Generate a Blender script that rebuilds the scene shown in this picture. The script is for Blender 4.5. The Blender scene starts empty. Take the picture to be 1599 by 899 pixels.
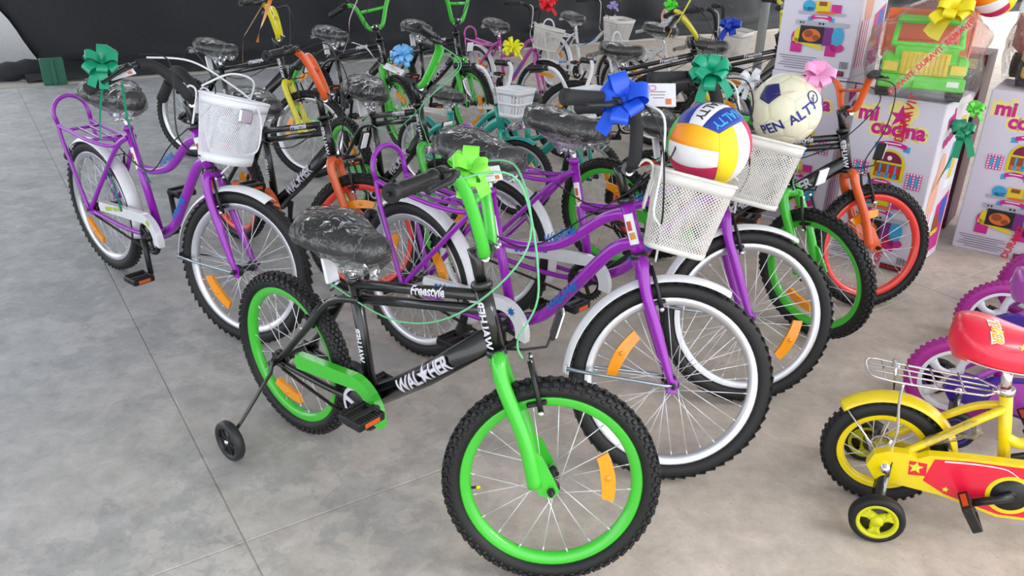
import bpy, bmesh, math, random
from mathutils import Vector, Matrix, noise
PI = math.pi
scene = bpy.context.scene
COL = scene.collection
# ------------------------------------------------------------------ camera
CAM_H, CAM_P, CAM_F, CAM_R = 1.54, .427, 1270., .023
cam = bpy.data.cameras.new('camera')
cam.sensor_width = 36; cam.lens = CAM_F/1599*36; cam.clip_start = .05; cam.clip_end = 200
camo = bpy.data.objects.new('camera', cam); COL.objects.link(camo)
camo.matrix_world = Matrix.Translation((0, 0, CAM_H)) @ Matrix.Rotation(PI/2-CAM_P, 4, 'X') @ Matrix.Rotation(CAM_R, 4, 'Z')
scene.camera = camo
# ------------------------------------------------------------------ world, sun, exposure
world = bpy.data.worlds.new('world'); scene.world = world; world.use_nodes = True
wb = world.node_tree.nodes['Background']
wb.inputs[0].default_value = (.93, .96, 1.0, 1); wb.inputs[1].default_value = 1.75
sun = bpy.data.lights.new('sun', 'SUN'); sun.energy = 3.2; sun.angle = math.radians(40); sun.color = (1, .965, .91)
suno = bpy.data.objects.new('sun', sun); COL.objects.link(suno)
suno.rotation_euler = Vector((-1.0, .10, -.95)).to_track_quat('-Z', 'Y').to_euler()
scene.view_settings.view_transform = 'Standard'; scene.view_settings.look = 'None'
scene.view_settings.exposure = 0.45; scene.view_settings.gamma = 1; scene.view_settings.use_curve_mapping = False

def at(u, v, Y=None, z=None):
    """real point seen at pixel (u,v) at depth Y or height z"""
    a, b = u-799.5, v-449.5
    c, s = math.cos(-CAM_R), math.sin(-CAM_R); a, b = a*c-b*s, a*s+b*c
    c, s = math.cos(CAM_P), math.sin(CAM_P)
    d = Vector((a/CAM_F, c-b/CAM_F*s, -s-b/CAM_F*c))
    t = Y/d.y if Y is not None else (z-CAM_H)/d.z
    return Vector((0, 0, CAM_H)) + d*t

# ------------------------------------------------------------------ materials
def lin(c):
    c = c/255
    return c/12.92 if c <= .04045 else ((c+.055)/1.055)**2.4
def rgb(r, g, b): return (lin(r), lin(g), lin(b), 1)
MATS = {}
def mat(name, col, rough=.4, metal=0., coat=0., bump=0., bscale=200., var=.06):
    if name in MATS: return MATS[name]
    m = bpy.data.materials.new(name); m.use_nodes = True; nt = m.node_tree; N = nt.nodes; L = nt.links
    p = N['Principled BSDF']
    p.inputs['Roughness'].default_value = rough; p.inputs['Metallic'].default_value = metal
    p.inputs['Coat Weight'].default_value = coat; p.inputs['Coat Roughness'].default_value = .08
    tc = N.new('ShaderNodeTexCoord'); nz = N.new('ShaderNodeTexNoise'); nz.inputs['Scale'].default_value = 35
    L.new(tc.outputs['Object'], nz.inputs['Vector'])
    mx = N.new('ShaderNodeMix'); mx.data_type = 'RGBA'
    c = rgb(*col)
    mx.inputs[6].default_value = tuple(x*(1-var) for x in c[:3])+(1,); mx.inputs[7].default_value = tuple(min(1, x*(1+var)) for x in c[:3])+(1,)
    L.new(nz.outputs['Fac'], mx.inputs[0]); L.new(mx.outputs[2], p.inputs['Base Color'])
    if bump:
        nb = N.new('ShaderNodeTexNoise'); nb.inputs['Scale'].default_value = bscale; nb.inputs['Detail'].default_value = 4
        L.new(tc.outputs['Object'], nb.inputs['Vector'])
        bp = N.new('ShaderNodeBump'); bp.inputs['Strength'].default_value = min(1., bump*2); bp.inputs['Distance'].default_value = .15/bscale
        L.new(nb.outputs['Fac'], bp.inputs['Height']); L.new(bp.outputs['Normal'], p.inputs['Normal'])
    MATS[name] = m
    return m
def paint(name, col): return mat('paint_'+name, col, .28, 0, .6)
PURPLE = paint('purple', (152, 20, 180)); GREEN = paint('green', (62, 196, 48)); ORANGE = paint('orange', (226, 92, 30))
BLACKP = paint('black', (17, 17, 19)); YELLOW = paint('yellow', (228, 216, 24)); PINK = paint('pink', (205, 70, 178))
TEAL = paint('teal', (22, 164, 150)); WHITEP = paint('white', (228, 230, 234)); REDRIM = paint('red_rim', (238, 62, 48))
KYELLOW = paint('kid_yellow', (240, 214, 18)); KPURPLE = paint('kid_purple', (176, 74, 184))
RUBBER = mat('rubber', (17, 17, 19), .58, bump=.25, bscale=260)
TREAD = mat('tread_rubber', (16, 16, 18), .5, bump=.2, bscale=300)
FOAM = mat('foam', (38, 38, 40), .75, bump=.3, bscale=500)
BLACKPL = mat('black_plastic', (24, 24, 27), .42)
DGREY = mat('dark_grey_plastic', (40, 41, 45), .45)
CHROME = mat('chrome', (225, 226, 230), .16, 1.)
STEEL = mat('galvanised_steel', (176, 190, 198), .3, 1.)
ALU = mat('aluminium_rim', (214, 215, 220), .33, .85)
SPOKE = mat('spoke_steel', (226, 227, 232), .3, .45)
AMBER = mat('amber_reflector', (255, 158, 12), .2, 0, .6)
ORANGER = mat('orange_reflector', (214, 92, 30), .25)
WHITEPL = mat('white_plastic', (240, 241, 246), .38)
WHITEW = mat('white_coated_wire', (226, 223, 218), .45)
CARD = mat('white_card', (238, 238, 242), .55)
LETTER = mat('lettering_silver', (222, 220, 230), .4)
LETTERK = mat('lettering_outline', (120, 118, 134), .4)  # grey outline printed round the letters
LBLUE = mat('lettering_blue', (30, 110, 190), .4)
VINYL = mat('saddle_vinyl', (20, 19, 20), .28, 0, .3)
CABLEM = mat('cable_mint', (112, 196, 140), .4)
CABLEK = mat('cable_black', (20, 20, 22), .4)
CABLEW = mat('cable_white', (230, 232, 232), .4)
def film(name, tint=(1, 1, 1), gloss=.20, base=.03, milk=.045, bs=.9):
    m = bpy.data.materials.new(name); m.use_nodes = True; nt = m.node_tree; N = nt.nodes; L = nt.links
    for n in list(N): N.remove(n)
    out = N.new('ShaderNodeOutputMaterial'); tr = N.new('ShaderNodeBsdfTransparent'); tr.inputs[0].default_value = (*tint, 1)
    gl = N.new('ShaderNodeBsdfGlossy'); gl.inputs['Roughness'].default_value = .07
    df = N.new('ShaderNodeBsdfTranslucent'); df.inputs[0].default_value = (.92, .92, .94, 1)
    d2 = N.new('ShaderNodeBsdfDiffuse'); d2.inputs[0].default_value = (.9, .9, .92, 1)
    lw = N.new('ShaderNodeFresnel'); lw.inputs[0].default_value = 1.45
    mu = N.new('ShaderNodeMath'); mu.operation = 'MULTIPLY_ADD'; mu.inputs[1].default_value = gloss*4; mu.inputs[2].default_value = base; mu.use_clamp = True
    tc = N.new('ShaderNodeTexCoord'); nz = N.new('ShaderNodeTexNoise'); nz.inputs['Scale'].default_value = 17; nz.inputs['Detail'].default_value = 2.5; nz.inputs['Distortion'].default_value = 1.2
    L.new(tc.outputs['Object'], nz.inputs['Vector'])
    bp = N.new('ShaderNodeBump'); bp.inputs['Strength'].default_value = bs; bp.inputs['Distance'].default_value = .03
    L.new(nz.outputs['Fac'], bp.inputs['Height']); L.new(bp.outputs[0], lw.inputs['Normal']); L.new(bp.outputs[0], gl.inputs['Normal'])
    m0 = N.new('ShaderNodeMixShader'); m0.inputs[0].default_value = .5; L.new(df.outputs[0], m0.inputs[1]); L.new(d2.outputs[0], m0.inputs[2])
    m1 = N.new('ShaderNodeMixShader'); m1.inputs[0].default_value = milk; L.new(tr.outputs[0], m1.inputs[1]); L.new(m0.outputs[0], m1.inputs[2])
    m2 = N.new('ShaderNodeMixShader'); L.new(lw.outputs[0], mu.inputs[0]); L.new(mu.outputs[0], m2.inputs[0])
    L.new(m1.outputs[0], m2.inputs[1]); L.new(gl.outputs[0], m2.inputs[2]); L.new(m2.outputs[0], out.inputs[0])
    return m
FILM = film('clear_plastic_film'); BAG = film('clear_gift_bag', (1, 1, 1), .12, .02, .07, .6)

# ------------------------------------------------------------------ mesh helpers
class MB:
    def __init__(s): s.v = []; s.f = []; s.sm = []
    def add(s, vs, fs, smooth=True):
        o = len(s.v); s.v += [tuple(p) for p in vs]
        s.f += [tuple(i+o for i in f) for f in fs]; s.sm += [smooth]*len(fs)
    def mesh(s, name):
        me = bpy.data.meshes.new(name); me.from_pydata(s.v, [], s.f)
        me.polygons.foreach_set('use_smooth', s.sm); me.materials.append(None); me.update()
        return me
    def tube(s, pts, r, n=10, cap=True, closed=False, flat=1., flatdir=None):
        pts = [Vector(p) for p in pts]; m = len(pts)
        rr = r if isinstance(r, (list, tuple)) else [r]*m
        tang = []
        for i in range(m):
            a = pts[(i-1) % m] if (closed or i > 0) else pts[i]
            b = pts[(i+1) % m] if (closed or i < m-1) else pts[i]
            t = (b-a); tang.append(t.normalized() if t.length > 1e-9 else Vector((1, 0, 0)))
        u = Vector(flatdir) if flatdir else tang[0].orthogonal()
        vs = []
        for i in range(m):
            t = tang[i]; u = (u-t*u.dot(t))
            u = u.normalized() if u.length > 1e-6 else t.orthogonal().normalized()
            w = t.cross(u)
            for k in range(n):
                a = 2*PI*k/n
                vs.append(pts[i]+u*(rr[i]*flat*math.cos(a))+w*(rr[i]*math.sin(a)))
        fs = []
        for i in range(m if closed else m-1):
            j = (i+1) % m
            for k in range(n):
                l = (k+1) % n; fs.append((i*n+k, i*n+l, j*n+l, j*n+k))
        s.add(vs, fs, True)
        if cap and not closed:
            o = len(s.v)-len(vs)
            s.f.append(tuple(o+k for k in reversed(range(n)))); s.f.append(tuple(o+(m-1)*n+k for k in range(n))); s.sm += [False, False]
        return s
    def box(s, c, size, R=None, bev=0.):
        c = Vector(c); h = Vector(size)/2
        if bev <= 0:
            vs = [Vector((x*h.x, y*h.y, z*h.z)) for x in (-1, 1) for y in (-1, 1) for z in (-1, 1)]
            fs = [(0, 1, 3, 2), (4, 6, 7, 5), (0, 4, 5, 1), (2, 3, 7, 6), (0, 2, 6, 4), (1, 5, 7, 3)]
        else:
            b = min(bev, h.x*.9, h.y*.9, h.z*.9); vs = []; ids = {}
            for x in (-1, 1):
                for y in (-1, 1):
                    for z in (-1, 1):
                        for k in range(3):
                            q = [x*(h.x-b), y*(h.y-b), z*(h.z-b)]; q[k] = (x, y, z)[k]*h[k]
                            ids[(x, y, z, k)] = len(vs); vs.append(Vector(q))
            fs = []
            for k in range(3):
                i, j = (k+1) % 3, (k+2) % 3
                for sg in (-1, 1):
                    f = []
                    for a, b2 in ((-1, -1), (1, -1), (1, 1), (-1, 1)):
                        q = [0, 0, 0]; q[k] = sg; q[i] = a; q[j] = b2; f.append(ids[(*q, k)])
                    fs.append(tuple(f if sg > 0 else f[::-1]))
                for a in (-1, 1):
                    for b2 in (-1, 1):
                        f = []
                        for sg, kk in ((-1, i), (-1, j), (1, j), (1, i)):
                            q = [0, 0, 0]; q[k] = sg; q[i] = a; q[j] = b2; f.append(ids[(*q, kk)])
                        fs.append(tuple(f if a*b2 < 0 else f[::-1]))
            for x in (-1, 1):
                for y in (-1, 1):
                    for z in (-1, 1):
                        f = [ids[(x, y, z, k)] for k in range(3)]; fs.append(tuple(f if x*y*z > 0 else f[::-1]))
        if R is not None: vs = [R @ p for p in vs]
        s.add([c+p for p in vs], fs, False); return s
    def lathe(s, prof, n=48, a0=0., a1=2*PI, M=None, closed_prof=False, smooth=True):
        """profile of (radius, y) turned about the local y axis; angle from +x towards +z"""
        full = abs(a1-a0-2*PI) < 1e-6; k = n if full else n+1; m = len(prof); vs = []
        for i in range(k):
            a = a0+(a1-a0)*i/n
            for r, y in prof:
                p = Vector((r*math.cos(a), y, r*math.sin(a))); vs.append(M @ p if M else p)
        fs = []
        for i in range(n):
            j = (i+1) % k
            for q in range(m if closed_prof else m-1):
                w = (q+1) % m; fs.append((i*m+q, j*m+q, j*m+w, i*m+w))
        s.add(vs, fs, smooth); return s
    def prism(s, poly, F0, F1):
        """poly of 2d points, F0/F1 map 2d to 3d for both faces"""
        n = len(poly); vs = [F0(*p) for p in poly]+[F1(*p) for p in poly]
        fs = [tuple(range(n-1, -1, -1)), tuple(range(n, 2*n))]+[(i, (i+1) % n, n+(i+1) % n, n+i) for i in range(n)]
        s.add(vs, fs, False); return s
    def strip(s, pts, wv, smooth=True):
        vs = []; m = len(pts)
        for i, p in enumerate(pts):
            w = wv[i] if isinstance(wv, list) else wv
            vs += [Vector(p)-w, Vector(p)+w]
        s.add(vs, [(2*i, 2*i+1, 2*i+3, 2*i+2) for i in range(m-1)], smooth); return s
    def quadtube(s, pts, wv, nv):
        """flat wire: pts, half width vectors, half thickness vectors"""
        vs = []; m = len(pts)
        for p, w, n in zip(pts, wv, nv): vs += [p-w-n, p+w-n, p+w+n, p-w+n]
        s.add(vs, [(4*i+k, 4*i+(k+1) % 4, 4*i+4+(k+1) % 4, 4*i+4+k) for i in range(m-1) for k in range(4)], False); return s

def spl(pts, k=6, closed=False):
    P = [Vector(p) for p in pts]; n = len(P); out = []
    for i in range(n if closed else n-1):
        g = (lambda j: P[j % n]) if closed else (lambda j: P[min(max(j, 0), n-1)])
        a, b, c, d = g(i-1), g(i), g(i+1), g(i+2)
        for q in range(k):
            t = q/k
            out.append(.5*((2*b)+(c-a)*t+(2*a-5*b+4*c-d)*t*t+(3*b-a-3*c+d)*t**3))
    if not closed: out.append(P[-1])
    return out
CACHE = {}
def cached(key, fn):
    if key not in CACHE:
        mb = MB(); r = fn(mb); mb = r if isinstance(r, MB) else mb; CACHE[key] = mb.mesh(str(key[0] if isinstance(key, tuple) else key))
    return CACHE[key]
def part(name, me, m, parent=None, M=None):
    if isinstance(me, MB): me = me.mesh(name)
    o = bpy.data.objects.new(name, me); COL.objects.link(o)
    if len(me.materials) == 0: me.materials.append(None)
    o.material_slots[0].link = 'OBJECT'; o.material_slots[0].material = m
    if parent: o.parent = parent
    if M is not None: o.matrix_local = M
    return o
def empty(name, parent=None, M=None):
    o = bpy.data.objects.new(name, None); o.empty_display_size = .05; COL.objects.link(o)
    if parent: o.parent = parent
    if M is not None: o.matrix_local = M
    return o
def tag(o, label, cat, group=None, kind=None):
    o['label'] = label; o['category'] = cat
    if group: o['group'] = group
    if kind: o['kind'] = kind
    return o
def struct(o, label=None, cat=None):
    o['kind'] = 'structure'
    if label: o['label'] = label
    if cat: o['category'] = cat
    return o
TEXTS = {}
def text_tris(s, size, shear=0., bold=0., cuts=10, spacing=1.):
    """flat lettering as verts/faces centred on its box; cut into bands so it can wrap"""
    key = (s, size, shear, bold, cuts, spacing)
    if key in TEXTS: return TEXTS[key]
    cu = bpy.data.curves.new('lettering', 'FONT'); cu.body = s; cu.size = size; cu.shear = shear; cu.offset = bold
    cu.align_x = 'CENTER'; cu.resolution_u = 3; cu.space_character = spacing; cu.fill_mode = 'FRONT'
    o = bpy.data.objects.new('lettering', cu); COL.objects.link(o)
    dg = bpy.context.evaluated_depsgraph_get(); me = bpy.data.meshes.new_from_object(o.evaluated_get(dg))
    bpy.data.objects.remove(o); bpy.data.curves.remove(cu)
    bm = bmesh.new(); bm.from_mesh(me); bpy.data.meshes.remove(me)
    xs = [v.co.x for v in bm.verts]; ys = [v.co.y for v in bm.verts]
    cx, cy = (min(xs)+max(xs))/2, (min(ys)+max(ys))/2; h = max(ys)-min(ys); w = max(xs)-min(xs)
    bmesh.ops.translate(bm, verts=bm.verts, vec=(-cx, -cy, 0))
    for i in range(1, cuts):
        bmesh.ops.bisect_plane(bm, geom=bm.verts[:]+bm.edges[:]+bm.faces[:], plane_co=(0, -h/2+h*i/cuts, 0), plane_no=(0, 1, 0))
    if cuts > 1:
        nx = max(2, int(w/h*3))
        for i in range(1, nx):
            bmesh.ops.bisect_plane(bm, geom=bm.verts[:]+bm.edges[:]+bm.faces[:], plane_co=(-w/2+w*i/nx, 0, 0), plane_no=(1, 0, 0))
    bm.verts.index_update()
    r = ([(v.co.x, v.co.y) for v in bm.verts], [tuple(v.index for v in f.verts) for f in bm.faces], w, h)
    bm.free(); TEXTS[key] = r
    return r
def text_map(mb, s, size, F, **k):
    v, f, w, h = text_tris(s, size, **k)
    mb.add([F(x, y) for x, y in v], f, False); return mb
def text_tube(mb, s, size, p0, p1, r, frac=.5, side=(0, -1, 0), lift=.0012, **k):
    """lettering wrapped on the tube p0->p1 on its outer side"""
    p0, p1 = Vector(p0), Vector(p1); ax = (p1-p0).normalized(); n = Vector(side); n = (n-ax*n.dot(ax)).normalized(); b = ax.cross(n)
    if b.z < 0 and abs(ax.z) < .95: b = -b
    c = p0.lerp(p1, frac)
    def F(x, y):
        a = y/r; return c+ax*x+(n*math.cos(a)+b*math.sin(a))*(r+lift)
    return text_map(mb, s, size, F, **k)
# ------------------------------------------------------------------ the setting
def concrete():
    m = bpy.data.materials.new('concrete'); m.use_nodes = True; nt = m.node_tree; N = nt.nodes; L = nt.links
    p = N['Principled BSDF']; p.inputs['Roughness'].default_value = .62
    g = N.new('ShaderNodeNewGeometry')
    def nz(scale, det, dist=0., rough=.5):
        n = N.new('ShaderNodeTexNoise'); n.inputs['Scale'].default_value = scale; n.inputs['Detail'].default_value = det
        n.inputs['Distortion'].default_value = dist; n.inputs['Roughness'].default_value = rough
        L.new(g.outputs['Position'], n.inputs['Vector']); return n
    def ramp(src, a, b):
        r = N.new('ShaderNodeMapRange'); r.inputs[1].default_value = a; r.inputs[2].default_value = b; L.new(src, r.inputs[0]); return r.outputs[0]
    def mix(fac, a, b):
        x = N.new('ShaderNodeMix'); x.data_type = 'RGBA'
        L.new(fac, x.inputs[0])
        for i, c in ((6, a), (7, b)):
            if isinstance(c, tuple): x.inputs[i].default_value = c
            else: L.new(c, x.inputs[i])
        return x.outputs[2]
    # painted light: cool skylight grey to the left, warm bounce beige under the bicycles
    sep = N.new('ShaderNodeSeparateXYZ'); L.new(g.outputs['Position'], sep.inputs[0])
    big = nz(.55, 3, .4); ad = N.new('ShaderNodeMath'); ad.operation = 'MULTIPLY_ADD'; L.new(big.outputs['Fac'], ad.inputs[0]); ad.inputs[1].default_value = 1.6; L.new(sep.outputs[0], ad.inputs[2])
    warm = mix(ramp(ad.outputs[0], -1.3, 1.1), rgb(188, 192, 196), rgb(214, 202, 190))
    pa = N.new('ShaderNodeMath'); pa.operation = 'MULTIPLY_ADD'; L.new(nz(15, 8, .4, .7).outputs['Fac'], pa.inputs[0]); pa.inputs[1].default_value = .45; L.new(nz(3.0, 6, .3, .65).outputs['Fac'], pa.inputs[2])
    patch = ramp(pa.outputs[0], .71, .75)
    zone = ramp(nz(.7, 3, .2).outputs['Fac'], .30, .50)
    mu = N.new('ShaderNodeMath'); mu.operation = 'MULTIPLY'; L.new(patch, mu.inputs[0]); L.new(zone, mu.inputs[1])
    mu2 = N.new('ShaderNodeMath'); mu2.operation = 'MULTIPLY'; L.new(mu.outputs[0], mu2.inputs[0]); mu2.inputs[1].default_value = .42
    wr = ramp(ad.outputs[0], .2, 1.4); wi = N.new('ShaderNodeMath'); wi.operation = 'MULTIPLY_ADD'; L.new(wr, wi.inputs[0]); wi.inputs[1].default_value = -.8; wi.inputs[2].default_value = 1.
    mu3 = N.new('ShaderNodeMath'); mu3.operation = 'MULTIPLY'; L.new(mu2.outputs[0], mu3.inputs[0]); L.new(wi.outputs[0], mu3.inputs[1])
    c1 = mix(mu3.outputs[0], warm, rgb(150, 157, 160))
    fine = mix(ramp(nz(9, 8, .3, .75).outputs['Fac'], .3, .72), rgb(205, 203, 200), rgb(255, 255, 255))
    x = N.new('ShaderNodeMix'); x.data_type = 'RGBA'; x.blend_type = 'MULTIPLY'; x.inputs[0].default_value = 1; L.new(c1, x.inputs[6]); L.new(fine, x.inputs[7])
    speck = mix(ramp(nz(70, 3).outputs['Fac'], .64, .72), x.outputs[2], rgb(170, 164, 156))
    L.new(speck, p.inputs['Base Color'])
    bp = N.new('ShaderNodeBump'); bp.inputs['Strength'].default_value = .25; bp.inputs['Distance'].default_value = .004
    L.new(nz(45, 8, 0, .7).outputs['Fac'], bp.inputs['Height']); L.new(bp.outputs[0], p.inputs['Normal'])
    return m
CONC = concrete()
D1 = Vector((.555, -.832, 0)).normalized(); D2 = Vector((.832, .555, 0)).normalized(); O0 = Vector((-.70, 1.70, 0))
RS = Matrix((D1, D2, Vector((0, 0, 1)))).transposed()
def ab(a, b, z=0.): return O0+D1*a+D2*b+Vector((0, 0, z))
floor = MB().box(ab(-2, 6, -.094), (10.4, 32, .18), RS)
floor = struct(part('floor', floor, CONC), 'worn pale grey concrete floor', 'floor')
As = [-7.1, -3.55, 0, 3.2]; Bs = [-9, -6, -3, 0, 3.2, 6.4, 9.6, 12.8, 16, 19.2]
for i in range(3):
    for j in range(9):
        w, l = As[i+1]-As[i]-.004, Bs[j+1]-Bs[j]-.004
        me = cached(('slab', round(w, 3), round(l, 3)), lambda mb: mb.box((0, 0, 0), (w, l, .03), None, .002))
        c = ab((As[i]+As[i+1])/2, (Bs[j]+Bs[j+1])/2, -.015)
        part('slab', me, CONC, floor, Matrix.Translation(c) @ RS.to_4x4())
struct(part('trim_1', MB().box(ab(-7.30, 6, -.02), (.30, 30, .06), RS, .008), mat('kerb_concrete', (176, 172, 166), .7, bump=.4, bscale=30)), 'narrow concrete kerb along the slab edge', 'kerb')
GRAV = mat('gravel', (92, 95, 98), .9, bump=1., bscale=60, var=.4)
gr = MB(); gr.box(ab(-20, 0, -.12), (25, 50, .1), RS); struct(part('ground', gr, GRAV), 'grey gravel ground outside the slab', 'ground')
# black shade cloth hung behind the slab edge
def cloth_mat():
    m = mat('shade_cloth', (46, 48, 52), .85, var=.25); nt = m.node_tree; N = nt.nodes; L = nt.links; p = N['Principled BSDF']
    tc = N.new('ShaderNodeTexCoord'); w = N.new('ShaderNodeTexWave'); w.inputs['Scale'].default_value = 120; w.inputs['Distortion'].default_value = 1.
    L.new(tc.outputs['Object'], w.inputs['Vector']); bp = N.new('ShaderNodeBump'); bp.inputs['Strength'].default_value = .2; bp.inputs['Distance'].default_value = .004
    L.new(w.outputs['Fac'], bp.inputs['Height']); L.new(bp.outputs[0], p.inputs['Normal']); return m
CLOTH = cloth_mat()
mb = MB(); nu, nv = 240, 34; vs = []
for j in range(nv+1):
    for i in range(nu+1):
        b = -.55+20*i/nu; t = j/nv
        if t < .35:
            q = t/.35; a = -7.22-.62*q
            z = .02+.10*q*q+.10*max(0, noise.noise((b*1.1, q*2.2, 3)))*math.sin(PI*min(1, q+.15))+.03*noise.noise((b*5, q*7, 1))*q
            edge = .10*noise.noise((b*2.3, 1, 7)); a += edge*(1-q)
        else:
            q = (t-.35)/.65; z = .12+2.2*q; a = -7.84-.10*q
            a += .22*noise.noise((b*.7+z*.5, z*.6, 5))+.12*noise.noise((b*1.9+z, z*1.0, 9))+.015*math.sin(b*9+z*2)
        bb = b-(.5*(1-b/12) if t < .5 else 0)*0
        bb = max(b, .34-.36*min(1, max(0, z)/.7)+.05*noise.noise((z*3, 2, 0))) if t > .3 else max(b, .1)
        vs.append(ab(a, bb, z))
mb.add(vs, [(j*(nu+1)+i, j*(nu+1)+i+1, (j+1)*(nu+1)+i+1, (j+1)*(nu+1)+i) for j in range(nv) for i in range(nu)])
o = part('shade_cloth', mb, CLOTH); tag(o, 'black shade cloth curtain hanging behind the bicycles, its hem on the floor', 'shade cloth')
mb = MB(); pts = [ab(-7.55+.05*math.sin(i*1.3), -1.0+.17*i, .09+.012*math.sin(i*2.1)) for i in range(9)]
mb.tube(spl(pts, 4), [.05+.045*min(1, i/4, (32-i)/3+.2)+.008*math.sin(i*1.7) for i in range(33)], 14)
tag(part('cloth_roll', mb, CLOTH), 'rolled end of black cloth lying on the floor at far left', 'cloth roll')
mb = MB(); p0 = at(87, 131, z=0.)
mb.box(p0+Vector((0, 0, .12)), (.20, .10, .24), Matrix.Rotation(.55, 3, 'Z'), .006); mb.box(p0+D1*.055+Vector((0, 0, .12)), (.03, .03, .24), Matrix.Rotation(.55, 3, 'Z'), .004)
tag(part('green_post', mb, mat('green_post_paint', (44, 104, 82), .6)), 'short green painted post stub below the black cloth', 'post')
# unseen corrugated roof, added to block overhead light and deepen the blacks
mb = MB(); n = 150; vs = []
for i in range(n+1):
    b = -9+22*i/n; z = 4.5+.025*math.sin(i*PI/1.5)
    for a in (-8.3, 4.5): vs.append(ab(a, b, z))
mb.add(vs, [(2*i, 2*i+1, 2*i+3, 2*i+2) for i in range(n)])
struct(part('added_roof', mb, mat('added_roof_sheet', (196, 197, 200), .6)), 'corrugated metal roof added out of view to cut overhead light', 'roof')
# scaffold pole and brace at the back
p0 = at(1180, 118, Y=8.6); p0.z = 0
so = empty('scaffold_pole', None, Matrix.Translation(p0))
part('pole', MB().tube([(0, 0, 0), (0, 0, 2.4)], .045, 16), STEEL, so); part('flange', MB().lathe([(.045, -.012), (.10, -.012), (.10, .012), (.045, .012)], 24, M=Matrix.Translation((0, 0, .98)) @ Matrix.Rotation(PI/2, 4, 'X')), STEEL, so)
part('base_plate', MB().box((0, 0, .006), (.2, .2, .012), None, .003), STEEL, so)
tag(so, 'galvanised steel scaffold pole with round flange standing behind the bicycles', 'pole')
b0 = at(1180, 190, Y=8.9); b0.z = 0; b1 = b0+Vector((.95, .15, 1.6))
tag(part('timber_brace', MB().tube([b0+Vector((0, 0, .03)), b1], .05, 4, flat=.8), mat('weathered_timber', (126, 124, 120), .8)), 'weathered grey diagonal brace leaning beside the scaffold pole', 'brace')
# ------------------------------------------------------------------ bicycle geometry
GEO = {
 'bmx': dict(R=.271, rim=.227, hw=.027, wb=1.007, hb=(.844, .592), ht=(.796, .752), st=(.322, .628), bb=(.376, .262), nsp=20),
 'lady': dict(R=.30, rim=.255, hw=.022, wb=1.087, hb=(.935, .655), ht=(.872, .806), st=(.350, .722), bb=(.480, .285), nsp=32),
}
GEO['kid'] = dict(GEO['bmx']); GEO['kid']['hw'] = .026
def V(x, y, z): return Vector((x, y, z))
def XZ(p, y=0.): return Vector((p[0], y, p[1]))
def steer(G, d):
    o = XZ(G['hb']); ax = (XZ(G['ht'])-o).normalized()
    return Matrix.Translation(o) @ Matrix.Rotation(d, 4, ax) @ Matrix.Translation(-o)
def tire_mesh(mb, G, knob):
    R, rim, hw = G['R'], G['rim'], G['hw']; top = R-(.004 if knob else 0)
    c, hh = (top+rim-.004)/2, (top-rim+.004)/2
    prof = [(c+hh*math.sin(a), hw*math.cos(a)) for a in [2*PI*k/16 for k in range(16)]]
    mb.lathe(prof, 72, closed_prof=True)
    if not knob:
        for k in range(60):            # shallow scalloped tread along both shoulders
            for sy in (-1, 1):
                a = 2*PI*(k+.25*sy)/60; M = Matrix.Rotation(-a, 4, 'Y')
                mb.box((M @ V(R-.0058, sy*hw*.52, 0)), (.006, hw*.60, .024), (M @ Matrix.Rotation(sy*-.42, 4, 'Z')).to_3x3() @ Matrix.Rotation(.35, 3, 'X'), .0015)
    return mb
def tread_mesh(mb, G):
    R, hw = G['R'], G['hw']; n = 60
    for k in range(n):
        a = 2*PI*k/n
        for yy, da, sx, sy, sz in ((-.30, 0, .009, .012, .013), (.30, 0, .009, .012, .013), (0, .5, .009, .010, .016), (-.84, .5, .011, .010, .014), (.84, .5, .011, .010, .014), (-1.02, 0, .008, .008, .011), (1.02, 0, .008, .008, .011)):
            aa = a+da*2*PI/n; M = Matrix.Rotation(-aa, 4, 'Y'); y = yy*hw
            r = R-.003 if abs(yy) < .5 else (R-.0115 if abs(yy) < .9 else R-.020)
            tilt = -.55 if yy > .5 else (.55 if yy < -.5 else 0)
            tw = .5 if (k % 2) else -.5
            mb.box(M @ V(r, y*.93, 0), (sx, sy, sz), M.to_3x3() @ Matrix.Rotation(tilt, 3, 'Z') @ Matrix.Rotation(tw if abs(yy) < .5 else 0, 3, 'X'), .0018)
    return mb
def rim_mesh(mb, G):
    r = G['rim']; w = .0155
    prof = [(r, w), (r-.004, w+.001), (r-.020, w*.86), (r-.026, w*.45), (r-.028, 0), (r-.026, -w*.45), (r-.020, -w*.86), (r-.004, -w-.001), (r, -w), (r-.008, 0)]
    return mb.lathe(prof, 72, closed_prof=True)
def hub_mesh(mb, G, wide=.05):
    mb.lathe([(.0, wide+.03), (.005, wide+.03), (.005, wide), (.011, wide), (.011, wide-.008), (.022, wide-.012), (.022, wide-.016), (.013, wide-.02), (.012, 0), (.013, -wide+.02), (.022, -wide+.016), (.022, -wide+.012), (.011, -wide+.008), (.011, -wide), (.005, -wide), (.005, -wide-.03), (0, -wide-.03)], 20)
    for s in (-1, 1): mb.lathe([(.0, s*(wide+.018)), (.010, s*(wide+.018)), (.010, s*(wide+.008)), (0, s*(wide+.008))], 6, smooth=False)
    return mb
def spoke_mats(G, n):
    out = []
    for k in range(n):
        a = 2*PI*k/n; sd = 1 if k % 2 else -1; off = .95*(1 if (k//2) % 2 else -1)
        p = V(.019*math.cos(a+off), sd*.034, .019*math.sin(a+off)); q = V((G['rim']-.024)*math.cos(a), sd*.004, (G['rim']-.024)*math.sin(a))
        out.append((p, q))
    return out
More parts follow.
